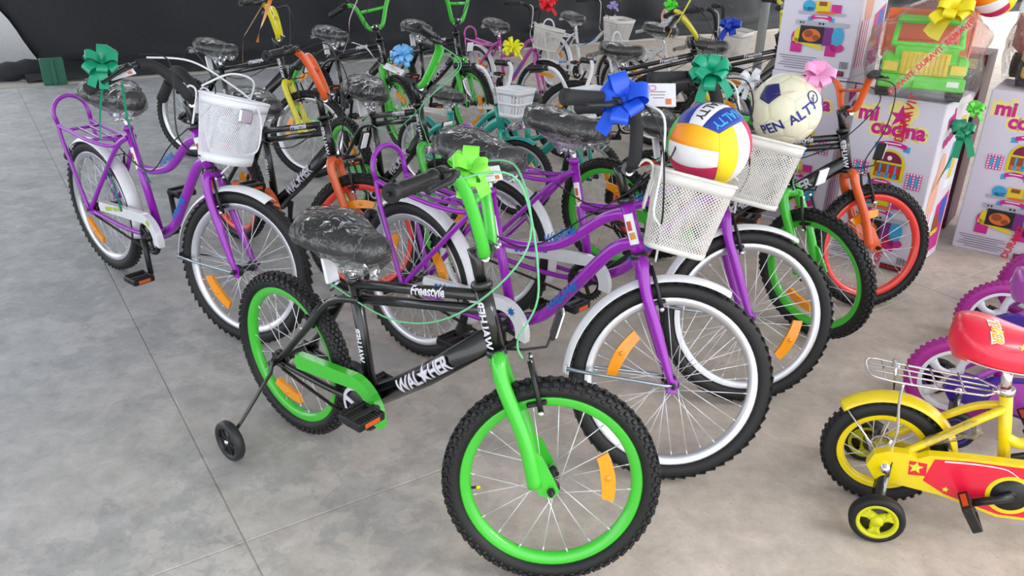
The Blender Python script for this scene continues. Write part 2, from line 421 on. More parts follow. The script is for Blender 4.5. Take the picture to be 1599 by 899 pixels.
def wheel(parent, name, kind, G, M, rimmat, indiv, refl, valve=None, hubm=None, fat=1.):
    w = empty(name, parent, M); knob = kind == 'bmx'
    part('tire', cached(('tire', kind), lambda mb: tire_mesh(mb, G, knob)), RUBBER, w)
    if knob:
        t = part('tread', cached(('tread', kind), lambda mb: tread_mesh(mb, G)), TREAD, w); t['kind'] = 'stuff'
    part('rim', cached(('rim', kind), lambda mb: rim_mesh(mb, G)), rimmat, w)
    part('hub', cached(('hub', kind), lambda mb: hub_mesh(mb, G)), hubm or BLACKPL, w)
    sp = spoke_mats(G, G['nsp'])
    L = (sp[0][1]-sp[0][0]).length
    if indiv:
        me = cached(('spoke', kind), lambda mb: (mb.tube([(0, 0, 0), (L, 0, 0)], .0013*fat, 5), mb.tube([(L-.014, 0, 0), (L, 0, 0)], .0022, 6))[0])
        for p, q in sp:
            d = (q-p).normalized(); part('spoke', me, SPOKE, w, Matrix.Translation(p) @ V(1, 0, 0).rotation_difference(d).to_matrix().to_4x4())
    else:
        def allsp(mb):
            for p, q in sp: mb.tube([p, q], .0014, 4, cap=False)
        o = part('spokes', cached(('spokes', kind), allsp), SPOKE, w); o['kind'] = 'stuff'
    rm = cached(('reflector', kind), lambda mb: refl_mesh(mb, G))
    for a in refl: part('wheel_reflector', rm, AMBER, w, Matrix.Rotation(-a, 4, 'Y'))
    if valve is not None:
        d = V(math.cos(valve), 0, math.sin(valve)); r = G['rim']-.024
        part('valve', MB().tube([d*r, d*(r-.018)], .0035, 8), BLACKPL, w); part('valve_cap', MB().tube([d*(r-.016), d*(r-.026)], .0048, 8), mat('yellow_cap', (238, 214, 20), .4), w)
    return w
def refl_mesh(mb, G):
    r0, n = G['rim']-.085, 10; half = .42
    for sg in (-1,):
        vs = []
        for i in range(n+1):
            a = -half+2*half*i/n; e = .022*(1 - .18*abs(i-n/2)/(n/2))
            for rr, y in ((r0-e/1.2, -.021), (r0+e/1.2, -.021), (r0+e/1.2, -.008), (r0-e/1.2, -.008)):
                rr2 = rr*(1+.35*(1/math.cos(a)-1)); vs.append(V(rr2*math.cos(a), y, rr2*math.sin(a)))
        fs = [(4*i+k, 4*i+(k+1) % 4, 4*i+4+(k+1) % 4, 4*i+4+k) for i in range(n) for k in range(4)]+[(0, 1, 2, 3), (4*n+3, 4*n+2, 4*n+1, 4*n)]
        mb.add(vs, fs, False)
    mb.lathe([(0, -.026), (.007, -.025), (.008, -.02)], 10, M=Matrix.Translation((r0, 0, 0)))
    return mb
# --- saddle
def sad(t, th, infl=1., kid=False):
    x = -.135+.27*t
    if t < .28: w = .098*math.sqrt(max(0, 1-((.28-t)/.28)**2))
    else:
        q = (t-.28)/.72; w = .098+(.036-.098)*(q*q*(3-2*q))**.8
        if t > .88: w *= math.sqrt(max(0, 1-((t-.88)/.12)**2))
    e = min(1, w/.04); zc = .012*math.cos((t-.1)*4.5)
    ht, hb = .040*e, .030*e
    c, s = math.cos(th), math.sin(th)
    y = w*(abs(c)**.8)*(1 if c > 0 else -1); z = zc+(ht if s > 0 else hb)*s*(abs(s)**-.15 if s else 1)
    return V(x*infl, y*infl, z*infl)
def saddle_mesh(mb, infl=1., nz=0., seed=0):
    n, m = 22, 20; vs = []
    for i in range(n+1):
        t = .002+.996*i/n
        for k in range(m):
            p = sad(t, 2*PI*k/m, infl)
            if nz:
                d = p.normalized() if p.length > 0 else p
                p = p+d*(nz*noise.noise(p*38+V(seed, 0, 0))+nz*.5*abs(noise.noise(p*90)))
                if p.z < -.02: p.z -= nz*1.4*(1+noise.noise(p*25))
            vs.append(p)
    fs = [(i*m+k, i*m+(k+1) % m, (i+1)*m+(k+1) % m, (i+1)*m+k) for i in range(n) for k in range(m)]
    fs += [tuple(range(m-1, -1, -1)), tuple(n*m+k for k in range(m))]
    mb.add(vs, fs, True); return mb
def cover_mesh(mb, seed):
    saddle_mesh(mb, 1.07, .006, seed); n = 26
    vs = []                                    # loose skirt gathered round the post
    for j in range(5):
        f = j/4
        for k in range(n):
            a = 2*PI*k/n; r = (1-f)**1.4*1.0+.0
            x = .105*math.cos(a)*r+.028*math.cos(a)*f; y = .07*math.sin(a)*r+.028*math.sin(a)*f
            q = .010*math.sin(a*7+seed+j)+.012*noise.noise((x*40, y*40, seed))
            vs.append(V(x*(1+q*3), y*(1+q*3), -.022-.062*f+q*.5))
    mb.add(vs, [(j*n+k, j*n+(k+1) % n, (j+1)*n+(k+1) % n, (j+1)*n+k) for j in range(4) for k in range(n)])
    r = random.Random(seed)                    # twisted loose end at the back and crumpled flap at the nose
    vs = []
    for i in range(7):
        f = i/6
        for k in range(9):
            a = k/8*2-1; w = .05*(1-f)+.012
            vs.append(V(-.135-.085*f, a*w, -.01-.02*f+.014*math.sin(k*2.3+i+seed)))
    mb.add(vs, [(i*9+k, i*9+k+1, (i+1)*9+k+1, (i+1)*9+k) for i in range(6) for k in range(8)])
    vs = []
    for i in range(6):
        f = i/5
        for k in range(9):
            a = k/8
            vs.append(V(.03+.13*a, -.035+.012*math.sin(k*2+i), -.03-.035*f*(1-.3*a)+.008*math.sin(k*3+seed)))
    mb.add(vs, [(i*9+k, i*9+k+1, (i+1)*9+k+1, (i+1)*9+k) for i in range(5) for k in range(8)])
    return mb
def saddle(root, base, seed, vinyl=None, cover=True, text=True, tilt=.0, k=1.):
    s = part('saddle', cached('saddle', lambda mb: saddle_mesh(mb)), vinyl or VINYL, root, Matrix.Translation(base) @ Matrix.Rotation(tilt, 4, 'Y') @ Matrix.Scale(k, 4))
    def rails(mb):
        for y in (-.022, .022): mb.tube(spl([(-.09, y*1.3, -.028), (-.03, y, -.052), (.04, y, -.052), (.1, y*.4, -.03)], 4), .0035, 6)
        mb.box((0, 0, -.055), (.05, .05, .022), None, .004)
    part('rails', cached('rails', rails), STEEL, s)
    if text:
        def tx(mb):
            text_map(mb, 'ALLine', .019, lambda x, y: sad(.5+.135*(.0)/.27+x/.27, -.30+PI*2+y/.05 if False else 2*PI-PI+.55-y/.045, 1.012), cuts=4)
        part('lettering', cached('saddle_text', tx), LETTER, s)
    if cover: part('plastic_cover', cached(('cover', seed % 4), lambda mb: cover_mesh(mb, seed % 4)), FILM, s)
    return s
# --- pedals and crank
def crankset(root, G, ang, small=False, ring='spider', indiv=True):
    bb = XZ(G['bb']); L = .15 if not small else .11
    c = empty('crankset', root, Matrix.Translation(bb) @ Matrix.Rotation(-ang, 4, 'Y'))
    def ringm(mb):
        if ring == 'disc':
            mb.lathe([(.012, -.056), (.058, -.056), (.058, -.050), (.012, -.050)], 32)
        else:
            mb.lathe([(.060, -.055), (.072, -.055), (.072, -.049), (.060, -.049)], 36, closed_prof=True)
            for k in range(5):
                a = 2*PI*k/5; mb.box((.036*math.cos(a), -.052, .036*math.sin(a)), (.062, .006, .014), Matrix.Rotation(-a, 3, 'Y'))
        for k in range(36):
            a = 2*PI*k/36; mb.box((.0735*math.cos(a), -.047, .0735*math.sin(a)), (.008, .004, .006), Matrix.Rotation(-a, 3, 'Y'))
        mb.lathe([(.05, -.049), (.073, -.049), (.073, -.045), (.05, -.045)], 36, closed_prof=True)
        mb.tube([(0, -.075, 0), (0, .075, 0)], .017, 14)
    part('chainring', cached(('chainring', ring), ringm), BLACKPL, c)
    if ring == 'disc':
        def dm(mb):
            mb.lathe([(.052, -.0585), (.063, -.0585), (.063, -.056)], 36)
            for k in range(3):
                a = 2*PI*k/3+.3
                pts = [(.012, a-.5), (.054, a-.14), (.054, a+.14), (.012, a+.5)]
                mb.prism([(r*math.cos(t), r*math.sin(t)) for r, t in pts], lambda x, z: V(x, -.0585, z), lambda x, z: V(x, -.056, z))
        part('disc_guard', cached('disc', dm), LETTER, c)
    for s in (-1, 1):
        arm = part('crank_arm', cached(('arm', s, small), lambda mb: mb.tube([(0, s*.078, 0), (-s*L*.35, s*.085, 0), (-s*L, s*.098, 0)], [.015, .012, .011], 10)), BLACKPL, c)
        pm = Matrix.Translation((-s*L, s*.15, 0)) @ Matrix.Rotation(ang, 4, 'Y')
        def ped(mb):
            for x in (-.036, .036): mb.box((x, 0, 0), (.014, .088, .026), None, .004)
            for y in (-.040, .040): mb.box((0, y, 0), (.085, .012, .024), None, .004)
            mb.box((0, 0, 0), (.02, .09, .022), None, .003); mb.tube([(0, -.05, 0), (0, .05, 0)], .006, 8)
            for x in (-.036, .036):
                for k in range(9): mb.box((x, -.036+k*.009, .0145), (.012, .004, .005))
        part('pedal', cached('pedal', ped), BLACKPL, c, pm)
        def rf(mb):
            for x in (-.0437, .0437): mb.box((x, 0, 0), (.003, .05, .014), None, .001)
        part('pedal_reflector', cached('ped_ref', rf), ORANGER, c, pm)
    return c
def vbrake(root, G, cx, M, name, ang):
    """linear-pull brake on the rim at wheel centre x=cx, direction ang from +x"""
    d = V(math.cos(ang), 0, math.sin(ang)); t = V(-math.sin(ang), 0, math.cos(ang))
    def f(mb):
        o = V(cx, 0, G['R'])
        for s in (-1, 1):
            y = V(0, s*.036, 0)
            mb.tube([o+d*(G['rim']-.035)+y+t*-.018, o+d*(G['rim']+.02)+y*1.1+t*-.02, o+d*(G['R']+.055)+y*.75+t*-.018], [.0075, .006, .005], 8)
            mb.box(o+d*(G['rim']-.012)+V(0, s*.023, 0)+t*-.012, (.012, .012, .05), Matrix.Rotation(-ang, 3, 'Y'), .003)
        mb.tube([o+d*(G['R']+.052)+V(0, -.03, 0)+t*-.018, o+d*(G['R']+.056)+V(0, .03, 0)+t*-.018], .002, 6)
    b = part(name, cached((name, id(G), round(cx, 2)), f), BLACKPL, root, M)
    def g(mb):
        o = V(cx, 0, G['R'])
        for s in (-1, 1):
            mb.lathe([(0, s*.052), (.007, s*.052), (.007, s*.042), (0, s*.042)], 8, M=Matrix.Translation(o+d*(G['rim']-.03)+t*-.018))
            mb.tube([o+d*(G['R']+.05)+V(0, s*.02, 0)+t*-.024, o+d*(G['R']+.05)+V(0, s*.02, 0)+t*-.012], .005, 8)
    part('bolt', cached((name, 'b', id(G), round(cx, 2)), g), CHROME, b)
    return b
def cable(root, pts, m, r=.0028, M=None, name='cable'):
    return part(name, MB().tube(spl(pts, 8), r, 6), m, root, M)
# --- fender arc
def fender_mesh(mb, R, hw, a0, a1):
    prof = []
    for k in range(9):
        y = -1+k/4; prof.append((R+.016-.016*y*y, y*hw))
    prof += [(r-.003, y) for r, y in reversed(prof)]
    mb.lathe(prof, 40, a0, a1, closed_prof=True)
    n = len(prof)
    o = len(mb.v)-n*41
    mb.f.append(tuple(o+k for k in range(n))); mb.f.append(tuple(len(mb.v)-n+k for k in reversed(range(n)))); mb.sm += [False, False]
    return mb
# --- baskets
def ring_pt(u, w, d, rr):
    """rounded rectangle w (y) x d (x), u in 0..1"""
    a = 2*PI*u; c, s = math.cos(a), math.sin(a); k = rr
    den = (abs(c)**k+abs(s)**k)**(1/k)
    return c/den*d/2, s/den*w/2
def basket(root, M, style, mat_):
    if style == 'mesh':    W0, W1, Dp0, Dp1, H, k, cells, lines = .24, .315, .17, .225, .215, 4.5, 78, 1.9
    elif style == 'oval':  W0, W1, Dp0, Dp1, H, k, cells, lines = .23, .30, .175, .23, .235, 2.3, 84, 1.7
    else:                  W0, W1, Dp0, Dp1, H, k, cells, lines = .20, .27, .15, .20, .19, 6., 0, 0
    def S(u, v):
        v2 = v; x, y = ring_pt(u, W0+(W1-W0)*v2, Dp0+(Dp1-Dp0)*v2, k); return V(x, y, -H*(1-v))
    def nrm(u, v):
        e = 1e-3; return (S(u+e, v)-S(u-e, v)).cross(S(u, v+e)-S(u, v-e)).normalized()
    b = empty('basket', root, M)
    def band(mb, v0, v1, th=.0018, n=72):
        vs = []
        for i in range(n):
            u = i/n; q = nrm(u, .5)
            vs += [S(u, v0)-q*th, S(u, v1)-q*th, S(u, v1)+q*th, S(u, v0)+q*th]
        mb.add(vs, [(4*i+k2, 4*((i+1) % n)+k2, 4*((i+1) % n)+(k2+1) % 4, 4*i+(k2+1) % 4) for i in range(n) for k2 in range(4)])
    if style in ('mesh', 'oval'):
        def wires(mb):
            v0, v1 = .06, .86; seg = 10
            du = lines*H*.8/(2*(W0+Dp0+W1+Dp1)/2)
            for dirn in (-1, 1):
                for i in range(cells):
                    pts, wv, nv = [], [], []
                    for j in range(seg+1):
                        v = v0+(v1-v0)*j/seg; u = i/cells+dirn*du*j/seg*.62
                        p = S(u, v); n = nrm(u, v); e = S(u+dirn*du*.062/2, v+(v1-v0)*.05)-p; w = e.cross(n).normalized()
                        pts.append(p); wv.append(w*.00095); nv.append(n*.0006)
                    mb.quadtube(pts, wv, nv)
            n = 26                                  # wire floor
            for dirn in (0, 1):
                for i in range(1, n):
                    q = -1+2*i/n
                    lim = (1-abs(q)**k)**(1/k)
                    if dirn == 0: a, c = V(q*Dp0/2, -lim*W0/2, -H), V(q*Dp0/2, lim*W0/2, -H)
                    else: a, c = V(-lim*Dp0/2, q*W0/2, -H), V(lim*Dp0/2, q*W0/2, -H)
                    mb.tube([a, c], .0011, 4, cap=False)
        o = part('wire_mesh', cached(('wires', style), wires), mat_, b); o['kind'] = 'stuff'
        part('top_band', cached(('bandt', style), lambda mb: band(mb, .85, .985)), mat_, b)
        part('bottom_band', cached(('bandb', style), lambda mb: band(mb, 0, .13 if style == 'oval' else .07)), mat_, b)
        part('rim_roll', cached(('roll', style), lambda mb: mb.tube([S(i/60, 1.) for i in range(60)], .005, 8, closed=True)), mat_, b)
        if style == 'oval':
            def base(mb):
                n = 48; mb.add([S(i/n, 0.) for i in range(n)]+[S(i/n, 0.)+V(0, 0, .004) for i in range(n)], [tuple(range(n-1, -1, -1)), tuple(range(n, 2*n))], False)
            part('base', cached('oval_base', base), mat_, b)
        def hooks(mb):
            for y in (-.06, .06): mb.tube(spl([(-Dp1/2-.002, y, -.12), (-Dp1/2-.004, y, -.01), (-Dp1/2-.03, y, .012), (-Dp1/2-.05, y, -.01)], 5), .004, 6)
            mb.box((-Dp1/2+.004, 0, -.05), (.004, .16, .06), None, .001)
        part('bracket', cached(('hooks', style), hooks), mat_, b)
        if style == 'oval': part('buckle', MB().box((.09, -.115, -.05), (.012, .05, .05), Matrix.Rotation(-.8, 3, 'Z'), .01), CHROME, b)
    else:
        def shell(mb):
            n = 64
            band(mb, .80, 1., .002, n); band(mb, .0, .16, .002, n); band(mb, .44, .54, .002, n)
            for i in range(n):
                u = i/n
                blank = (abs(((u*4) % 1)-.5) > .30)
                for (v0, v1) in ((.16, .44), (.54, .80)):
                    uu0, uu1 = (u, u+1/n) if (blank or i % 2) else (u, u)
                    if uu1 > uu0:
                        q = nrm(u+.5/n, .5)*.002; a, b2, c, d = S(uu0, v0), S(uu1, v0), S(uu1, v1), S(uu0, v1)
                        mb.add([a-q, b2-q, c-q, d-q, a+q, b2+q, c+q, d+q], [(0, 1, 2, 3), (7, 6, 5, 4), (0, 4, 5, 1), (1, 5, 6, 2), (2, 6, 7, 3), (3, 7, 4, 0)], False)
            mb.add([S(i/n, 0.) for i in range(n)]+[S(i/n, .03) for i in range(n)], [tuple(range(n-1, -1, -1)), tuple(range(n, 2*n))], False)
        part('slotted_shell', cached('plastic_basket', shell), mat_, b)
        part('rim_lip', cached('plastic_lip', lambda mb: mb.tube([S(i/60, 1.)*1.015 for i in range(60)], .006, 8, closed=True)), mat_, b)
    return b
def hockey_guard(poly_rear, G, r_out, r_in, a_end, xr, zr, hr):
    """chain guard outline in the x-z plane: slim tail at the rear, hook round the chainring"""
    bx, bz = G['bb']; top, bot = [], []
    top.append((xr, zr+hr)); 
    for i in range(13):
        a = math.radians(100)-(math.radians(100)-a_end)*i/12
        top.append((bx+r_out*math.cos(a), bz+r_out*math.sin(a)))
    for i in range(13):
        a = a_end+(math.radians(100)-a_end)*i/12
        bot.append((bx+r_in*math.cos(a), bz+r_in*math.sin(a)))
    bot.append((xr, zr-hr)); bot.append((xr-.008, zr))
    return top+bot
def guard_mesh(mb, poly, y=-.068):
    mb.prism(poly, lambda x, z: V(x, y-.004, z), lambda x, z: V(x, y, z))
    n = len(poly)                                   # folded rim turned inwards
    for i in range(13):
        (x0, z0), (x1, z1) = poly[i], poly[i+1]
        mb.add([V(x0, y, z0), V(x1, y, z1), V(x1, y+.022, z1), V(x0, y+.022, z0)], [(0, 1, 2, 3)], True)
    return mb
CLAMPS = {}

def bicycle(kind, pose, label, frame, forkm, rimm, barm, saddle_seed, bar_rot=0., crank=2.4, scale=1., guardm=None, indiv=False,
            basket_style=None, refl=(0., 2.1), rrefl=(0.6,), group='bicycles parked on the concrete', train=False, bar_kind=None, rackm=None, gripm=None, fenderm=None, cable_m=None, text=True, valve=None, guard_text=None, cover=True, bar_tilt=0., bar_h=1., sad_k=1., bar_dz=0., nolever=False, basket_M=None):
    G = GEO[kind]; X, Y, T, D, Ln = pose
    RM = Matrix.Translation((X, Y, .0)) @ Matrix.Rotation(T, 4, 'Z') @ Matrix.Rotation(Ln, 4, 'X') @ Matrix.Scale(scale, 4)
    root = empty('bicycle', None, RM)
    tag(root, label, 'bicycle', group)
    S = steer(G, D); SB = steer(G, D+bar_rot)
    hb, ht, st, bb = XZ(G['hb']), XZ(G['ht']), XZ(G['st']), XZ(G['bb']); R, wb = G['R'], G['wb']
    ax = (ht-hb).normalized()
    wheel(root, 'rear_wheel', kind, G, Matrix.Translation((0, 0, R)), rimm, indiv, rrefl)
    wheel(root, 'front_wheel', kind, G, S @ Matrix.Translation((wb, 0, R)), rimm, indiv, refl, valve)
    # ---- frame
    def fr(mb):
        if kind == 'bmx':
            mb.tube([bb, st], .0175, 14); mb.tube([hb, ht], .021, 16)
            mb.tube([V(.826, 0, .622), V(.60, 0, .432), bb+V(.01, 0, .012)], [.030, .031, .030], 16, flat=.72, flatdir=(0, 1, 0))
            mb.tube([V(.804, 0, .728), V(.335, 0, .615)], .0145, 12)
            mb.tube([V(.812, 0, .694), V(.36, 0, .578)], .0135, 12)
            for s in (-1, 1):
                mb.tube(spl([(.36, s*.012, .578), (.25, s*.03, .545), (.14, s*.05, .42), (0.005, s*.058, R+.004)], 5), .0105, 10)
                mb.tube(spl([(bb.x-.01, s*.03, bb.z), (.24, s*.045, .262), (.0, s*.058, R)], 4), .0105, 10)
                mb.box((-.004, s*.058, R), (.05, .006, .042), None, .002)
            mb.tube([bb+V(0, -.036, 0), bb+V(0, .036, 0)], .024, 16)
            mb.tube([V(.20, -.05, .50), V(.20, .05, .50)], .007, 8)
        elif kind == 'lady':
            mb.tube([bb, st], .0165, 14); mb.tube([hb, ht], .0205, 16)
            mb.tube(spl([(.885, 0, .772), (.80, 0, .735), (.66, 0, .622), (.52, 0, .572), (.40, 0, .560)], 6), .0165, 14)
            mb.tube(spl([(.918, 0, .692), (.84, 0, .645), (.70, 0, .47), (.60, 0, .352), (.48, 0, .288)], 6), .0195, 14)
            for s in (-1, 1):
                mb.tube(spl([(.362, s*.014, .685), (.30, s*.034, .64), (.15, s*.052, .47), (0., s*.062, R)], 5), .010, 10)
                mb.tube(spl([(bb.x, s*.03, bb.z), (.30, s*.05, .278), (0, s*.062, R)], 4), .010, 10)
                mb.box((-.002, s*.062, R), (.05, .006, .05), None, .004)
            mb.tube([bb+V(0, -.036, 0), bb+V(0, .036, 0)], .023, 16)
            mb.tube([V(.17, -.05, .50), V(.17, .05, .50)], .007, 8)
        else:
            mb.tube([bb, st], .024, 14); mb.tube([hb, ht], .026, 16)
            mb.tube(spl([(.83, 0, .65), (.72, 0, .58), (.56, 0, .40), (.40, 0, .29)], 6), .036, 14, flat=.7, flatdir=(0, 1, 0))
            mb.tube(spl([(.81, 0, .72), (.70, 0, .66), (.50, 0, .48), (.36, 0, .42)], 6), .020, 12)
            for s in (-1, 1):
                mb.tube(spl([(.34, s*.02, .55), (.22, s*.05, .50), (.08, s*.06, .38), (0., s*.06, R)], 5), .02, 10)
                mb.tube(spl([(bb.x, s*.03, bb.z), (.24, s*.055, .27), (0, s*.06, R)], 4), .02, 10)
            mb.tube([bb+V(0, -.036, 0), bb+V(0, .036, 0)], .03, 16)
    f = part('frame', cached(('frame', kind), fr), frame, root)
    if text and kind == 'bmx':
        def tx(mb): text_tube(mb, 'WAL\u2605HER', .052, (.376, 0, .262), (.826, 0, .622), .026, .52, lift=.0045, shear=.18, bold=.0012, cuts=6, spacing=.92)
        def tx0(mb): text_tube(mb, 'WAL\u2605HER', .052, (.376, 0, .262), (.826, 0, .622), .026, .52, lift=.0035, shear=.18, bold=.0032, cuts=6, spacing=.92)
        def tx2(mb): text_tube(mb, 'Freestyle', .034, (.335, 0, .615), (.804, 0, .728), .0145, .62, shear=.35, bold=.001, cuts=6, lift=.002)
        part('lettering_edge', cached('t_wal0', tx0), LETTERK, f); part('lettering', cached('t_wal', tx), LETTER, f); part('lettering', cached('t_free', tx2), LETTER, f)
        part('lettering', cached('t_head', lambda mb: text_tube(mb, 'WALHER', .030, hb, ht, .021, .45, bold=.001, cuts=6, lift=.001)), LETTER, f)
        part('lettering', cached('t_seat', lambda mb: text_tube(mb, 'WALHER', .026, bb, st, .0175, .48, bold=.001, cuts=6, lift=.001)), LETTER, f)
    if text and kind == 'lady':
        def tx(mb): text_tube(mb, 'Wal-Her', .047, (.60, 0, .352), (.77, 0, .558), .0195, .52, shear=.25, bold=.0016, cuts=6, lift=.0016, spacing=.95)
        def tx2(mb): text_tube(mb, 'Wal-Ride', .034, (.52, 0, .572), (.80, 0, .735), .0175, .50, shear=.3, bold=.0012, cuts=6, lift=.0045)
        part('lettering', cached('t_wh', tx), LBLUE, f); part('lettering', cached('t_wr', tx2), LBLUE, f)
        for q, (P0, A, r) in enumerate(((hb.lerp(ht, .5), ax, .0212), (bb.lerp(st, .72), (st-bb).normalized(), .0172))):
            MM = Matrix.Translation(P0) @ V(0, 1, 0).rotation_difference(A).to_matrix().to_4x4()
            k = part('sticker', cached(('stick', q), lambda mb: mb.lathe([(r, -.045), (r, .045)], 12, .95, 2.35, M=MM)), CARD, f)
            part('sticker_print', cached(('stick2', q), lambda mb: mb.lathe([(r+.0004, -.03), (r+.0004, -.010)], 8, 1.25, 2.05, M=MM)), mat('sticker_print', (214, 150, 60), .5), f)
            part('sticker_print', cached(('stick3', q), lambda mb: mb.lathe([(r+.0004, -.004), (r+.0004, .024)], 8, 1.45, 2.1, M=MM)), mat('sticker_print_red', (200, 80, 60), .5), f)
    # ---- fork, headset, stem
    def fk(mb):
        base = hb-ax*.03
        if kind == 'lady':
            for s in (-1, 1):
                mb.tube(spl([base+V(0, s*.012, .018), base+V(.0, s*.036, .004), base+V(.02, s*.043, -.07), V(wb-.075, s*.048, R+.16), V(wb-.02, s*.052, R+.04), V(wb, s*.052, R)], 6), [.017]*12+[.016]*8+[.015-.0008*i for i in range(11)], 12)
                mb.box((wb, s*.052, R-.002), (.03, .007, .045), None, .004)
        else:
            for s in (-1, 1):
                mb.tube(spl([base+V(0, s*.010, .02), base+V(0, s*.038, .012), base+V(.016, s*.047, -.04), V(wb-.075, s*.051, R+.12), V(wb-.040, s*.052, R+.005)], 6), [.0185]*25, 14)
                mb.prism([(wb-.055, R+.10), (wb-.03, R+.085), (wb+.004, R+.03), (wb+.02, R), (wb+.006, R-.02), (wb-.03, R-.015)], lambda x, z: V(x, s*.052-.004, z), lambda x, z: V(x, s*.052+.004, z))
        mb.tube([base-ax*.002, base+ax*.03], .0235, 14)
    part('fork', cached(('fork', kind), fk), forkm, root, S)
    for q, p in enumerate((hb-ax*.002, ht)):
        part('headset_cup', cached(('headset', kind, q), lambda mb: mb.tube([p-ax*.006, p+ax*.004, p+ax*.012], [.0255, .027, .0235], 16)), BLACKP, root)
    up = .085 if kind != 'lady' else .095
    clamp = ht+ax*up+V(.028, 0, .004)+V(0, 0, bar_dz)
    def stem(mb):
        mb.tube([ht, ht+ax*(up-.02), ht+ax*(up+.006)], [.014, .0145, .017], 14)
        mb.tube([ht+ax*(up-.008), clamp], .016, 10); mb.tube([clamp+V(0, -.022, 0), clamp+V(0, .022, 0)], .021, 14)
    sm = part('stem', cached(('stem', kind, bar_dz), stem), BLACKP if kind != 'kid' else WHITEP, root, SB)
    for q, (p, d, r) in enumerate(((V(.02, -.014, .012), V(.012, 0, .004), .005), (V(.02, .014, .012), V(.012, 0, .004), .005), (V(.004, -.033, -.01), V(0, .012, 0), .010), (V(.004, .021, -.01), V(0, .012, 0), .010))):
        part('clamp_bolt', cached(('bolts', kind, q), lambda mb: mb.tube([clamp+p, clamp+p+d], r, 8)), CHROME, sm)
    # ---- handlebar
    bk = bar_kind or kind
    if bk == 'bmx': half = [(0, 0, 0), (0, .036, 0), (.006, .060, .025), (.004, .098, .13), (-.006, .128, .185), (-.03, .180, .203), (-.10, .315, .198)]; br = .0145
    elif bk == 'lady': half = [(0, 0, 0), (.004, .036, .0), (.012, .062, .035), (.0, .088, .125), (-.030, .128, .170), (-.085, .185, .172), (-.185, .275, .160)]; br = .0125
    else: half = [(0, 0, 0), (.0, .05, .0), (.01, .10, .03), (.0, .16, .12), (-.03, .20, .175), (-.08, .235, .185), (-.19, .28, .175)]; br = .0135
    half = [V(*p) for p in half]
    hL = spl(half, 6); k6 = 6
    def bar(mb):
        mb.tube([clamp+V(p.x, -p.y, p.z) for p in reversed(hL)]+[clamp+p for p in hL[1:]], br, 12)
        if bk == 'bmx': mb.tube([clamp+V(.003, -.098, .125), clamp+V(.003, .098, .125)], br*.75, 10)
    BT = Matrix.Translation(clamp) @ Matrix.Rotation(bar_tilt, 4, 'Y') @ Matrix.Diagonal((1, 1, bar_h, 1)) @ Matrix.Translation(-clamp)
    hbar = part('handlebar', cached(('bar', bk, kind, bar_dz), bar), barm, root, SB @ BT)
    for s in (-1, 1):
        fl = lambda p: clamp+V(p.x, s*p.y, p.z)
        e0, e1 = fl(half[5].lerp(half[6], .12)), fl(half[6])
        dr = (e1-e0).normalized()
        def grip(mb):
            r = .0172 if bk == 'bmx' else .0205
            if bk == 'bmx':
                n = 14; pts = [e0+dr*(e1-e0).length*1.03*i/n for i in range(n+1)]
                mb.tube(pts, [.021, .021, .0175]+[r*(1.04 if i % 2 else .97) for i in range(n-5)]+[r, .021, .019], 14)
            else:
                mb.tube([e0, e0+dr*.004, e1-dr*.012, e1-dr*.01, e1+dr*.006, e1+dr*.010], [r*.92, r, r, r*1.06, r*1.06, r*.8], 16)
            mb.tube([e1+dr*.008, e1+dr*.0125], .006, 8)
        part('grip', cached(('grip', bk, kind, s, bar_dz), grip), gripm or (BLACKPL if bk == 'bmx' else FOAM), hbar)
        if bk == 'lady':
            def foam(mb): mb.tube([fl(p) for p in hL[9:27]], .0185, 14)
            part('foam_sleeve', cached(('foam', kind, s, bar_dz), foam), FOAM, hbar)
        if not nolever:
            def lever(mb):
                b0 = e0-dr*.02; fw = V(1, 0, 0); fw = (fw-dr*fw.dot(dr)).normalized()
                mb.tube([b0-dr*.014, b0+dr*.014], .020, 12); mb.box(b0+fw*.026-dr*.004, (.034, .030, .020), None, .005)
                mb.tube(spl([b0+fw*.036, b0+fw*.048+dr*.03-V(0, 0, .006), b0+fw*.046+dr*.07-V(0, 0, .01), b0+fw*.050+dr*.105-V(0, 0, .012)], 4), [.009]*6+[.007]*5+[.006, .009], 8, flat=.7)
            part('brake_lever', cached(('lever', bk, kind, s, bar_dz), lever), BLACKPL, hbar)
    # ---- seat post and saddle
    sdir = (st-bb).normalized(); lift = .062 if kind == 'bmx' else (.075 if kind == 'lady' else .07)
    def post(mb):
        mb.tube([st-sdir*.03, st+sdir*lift], .0128, 12)
    part('seat_post', cached(('post', kind), post), CHROME if kind != 'kid' else WHITEP, root)
    def collar(mb):
        mb.tube([st-sdir*.012, st+sdir*.006], .0205 if kind != 'kid' else .026, 14); mb.tube([st+V(-.03, 0, -.002), st+V(-.018, 0, 0)], .006, 8)
    part('seat_collar', cached(('collar', kind), collar), BLACKP if kind == 'bmx' else frame, root)
    saddle(root, st+sdir*(lift+.052)+V(.0, 0, 0), saddle_seed, cover=cover, tilt=-.03, k=1.2 if kind == 'lady' else 1.1)
    # ---- drivetrain
    crankset(root, G, crank, kind == 'kid', 'disc' if kind == 'bmx' else 'spider')
    if kind == 'bmx': poly = hockey_guard(None, G, .108, .066, math.radians(-12), .115, .318, .024)
    elif kind == 'lady': poly = hockey_guard(None, G, .110, .068, math.radians(-8), .115, .345, .021)
    else: poly = hockey_guard(None, G, .125, .05, math.radians(-40), .05, .28, .045)
    g = part('chain_guard', cached(('guard', kind), lambda mb: guard_mesh(mb, poly)), guardm or frame, root)
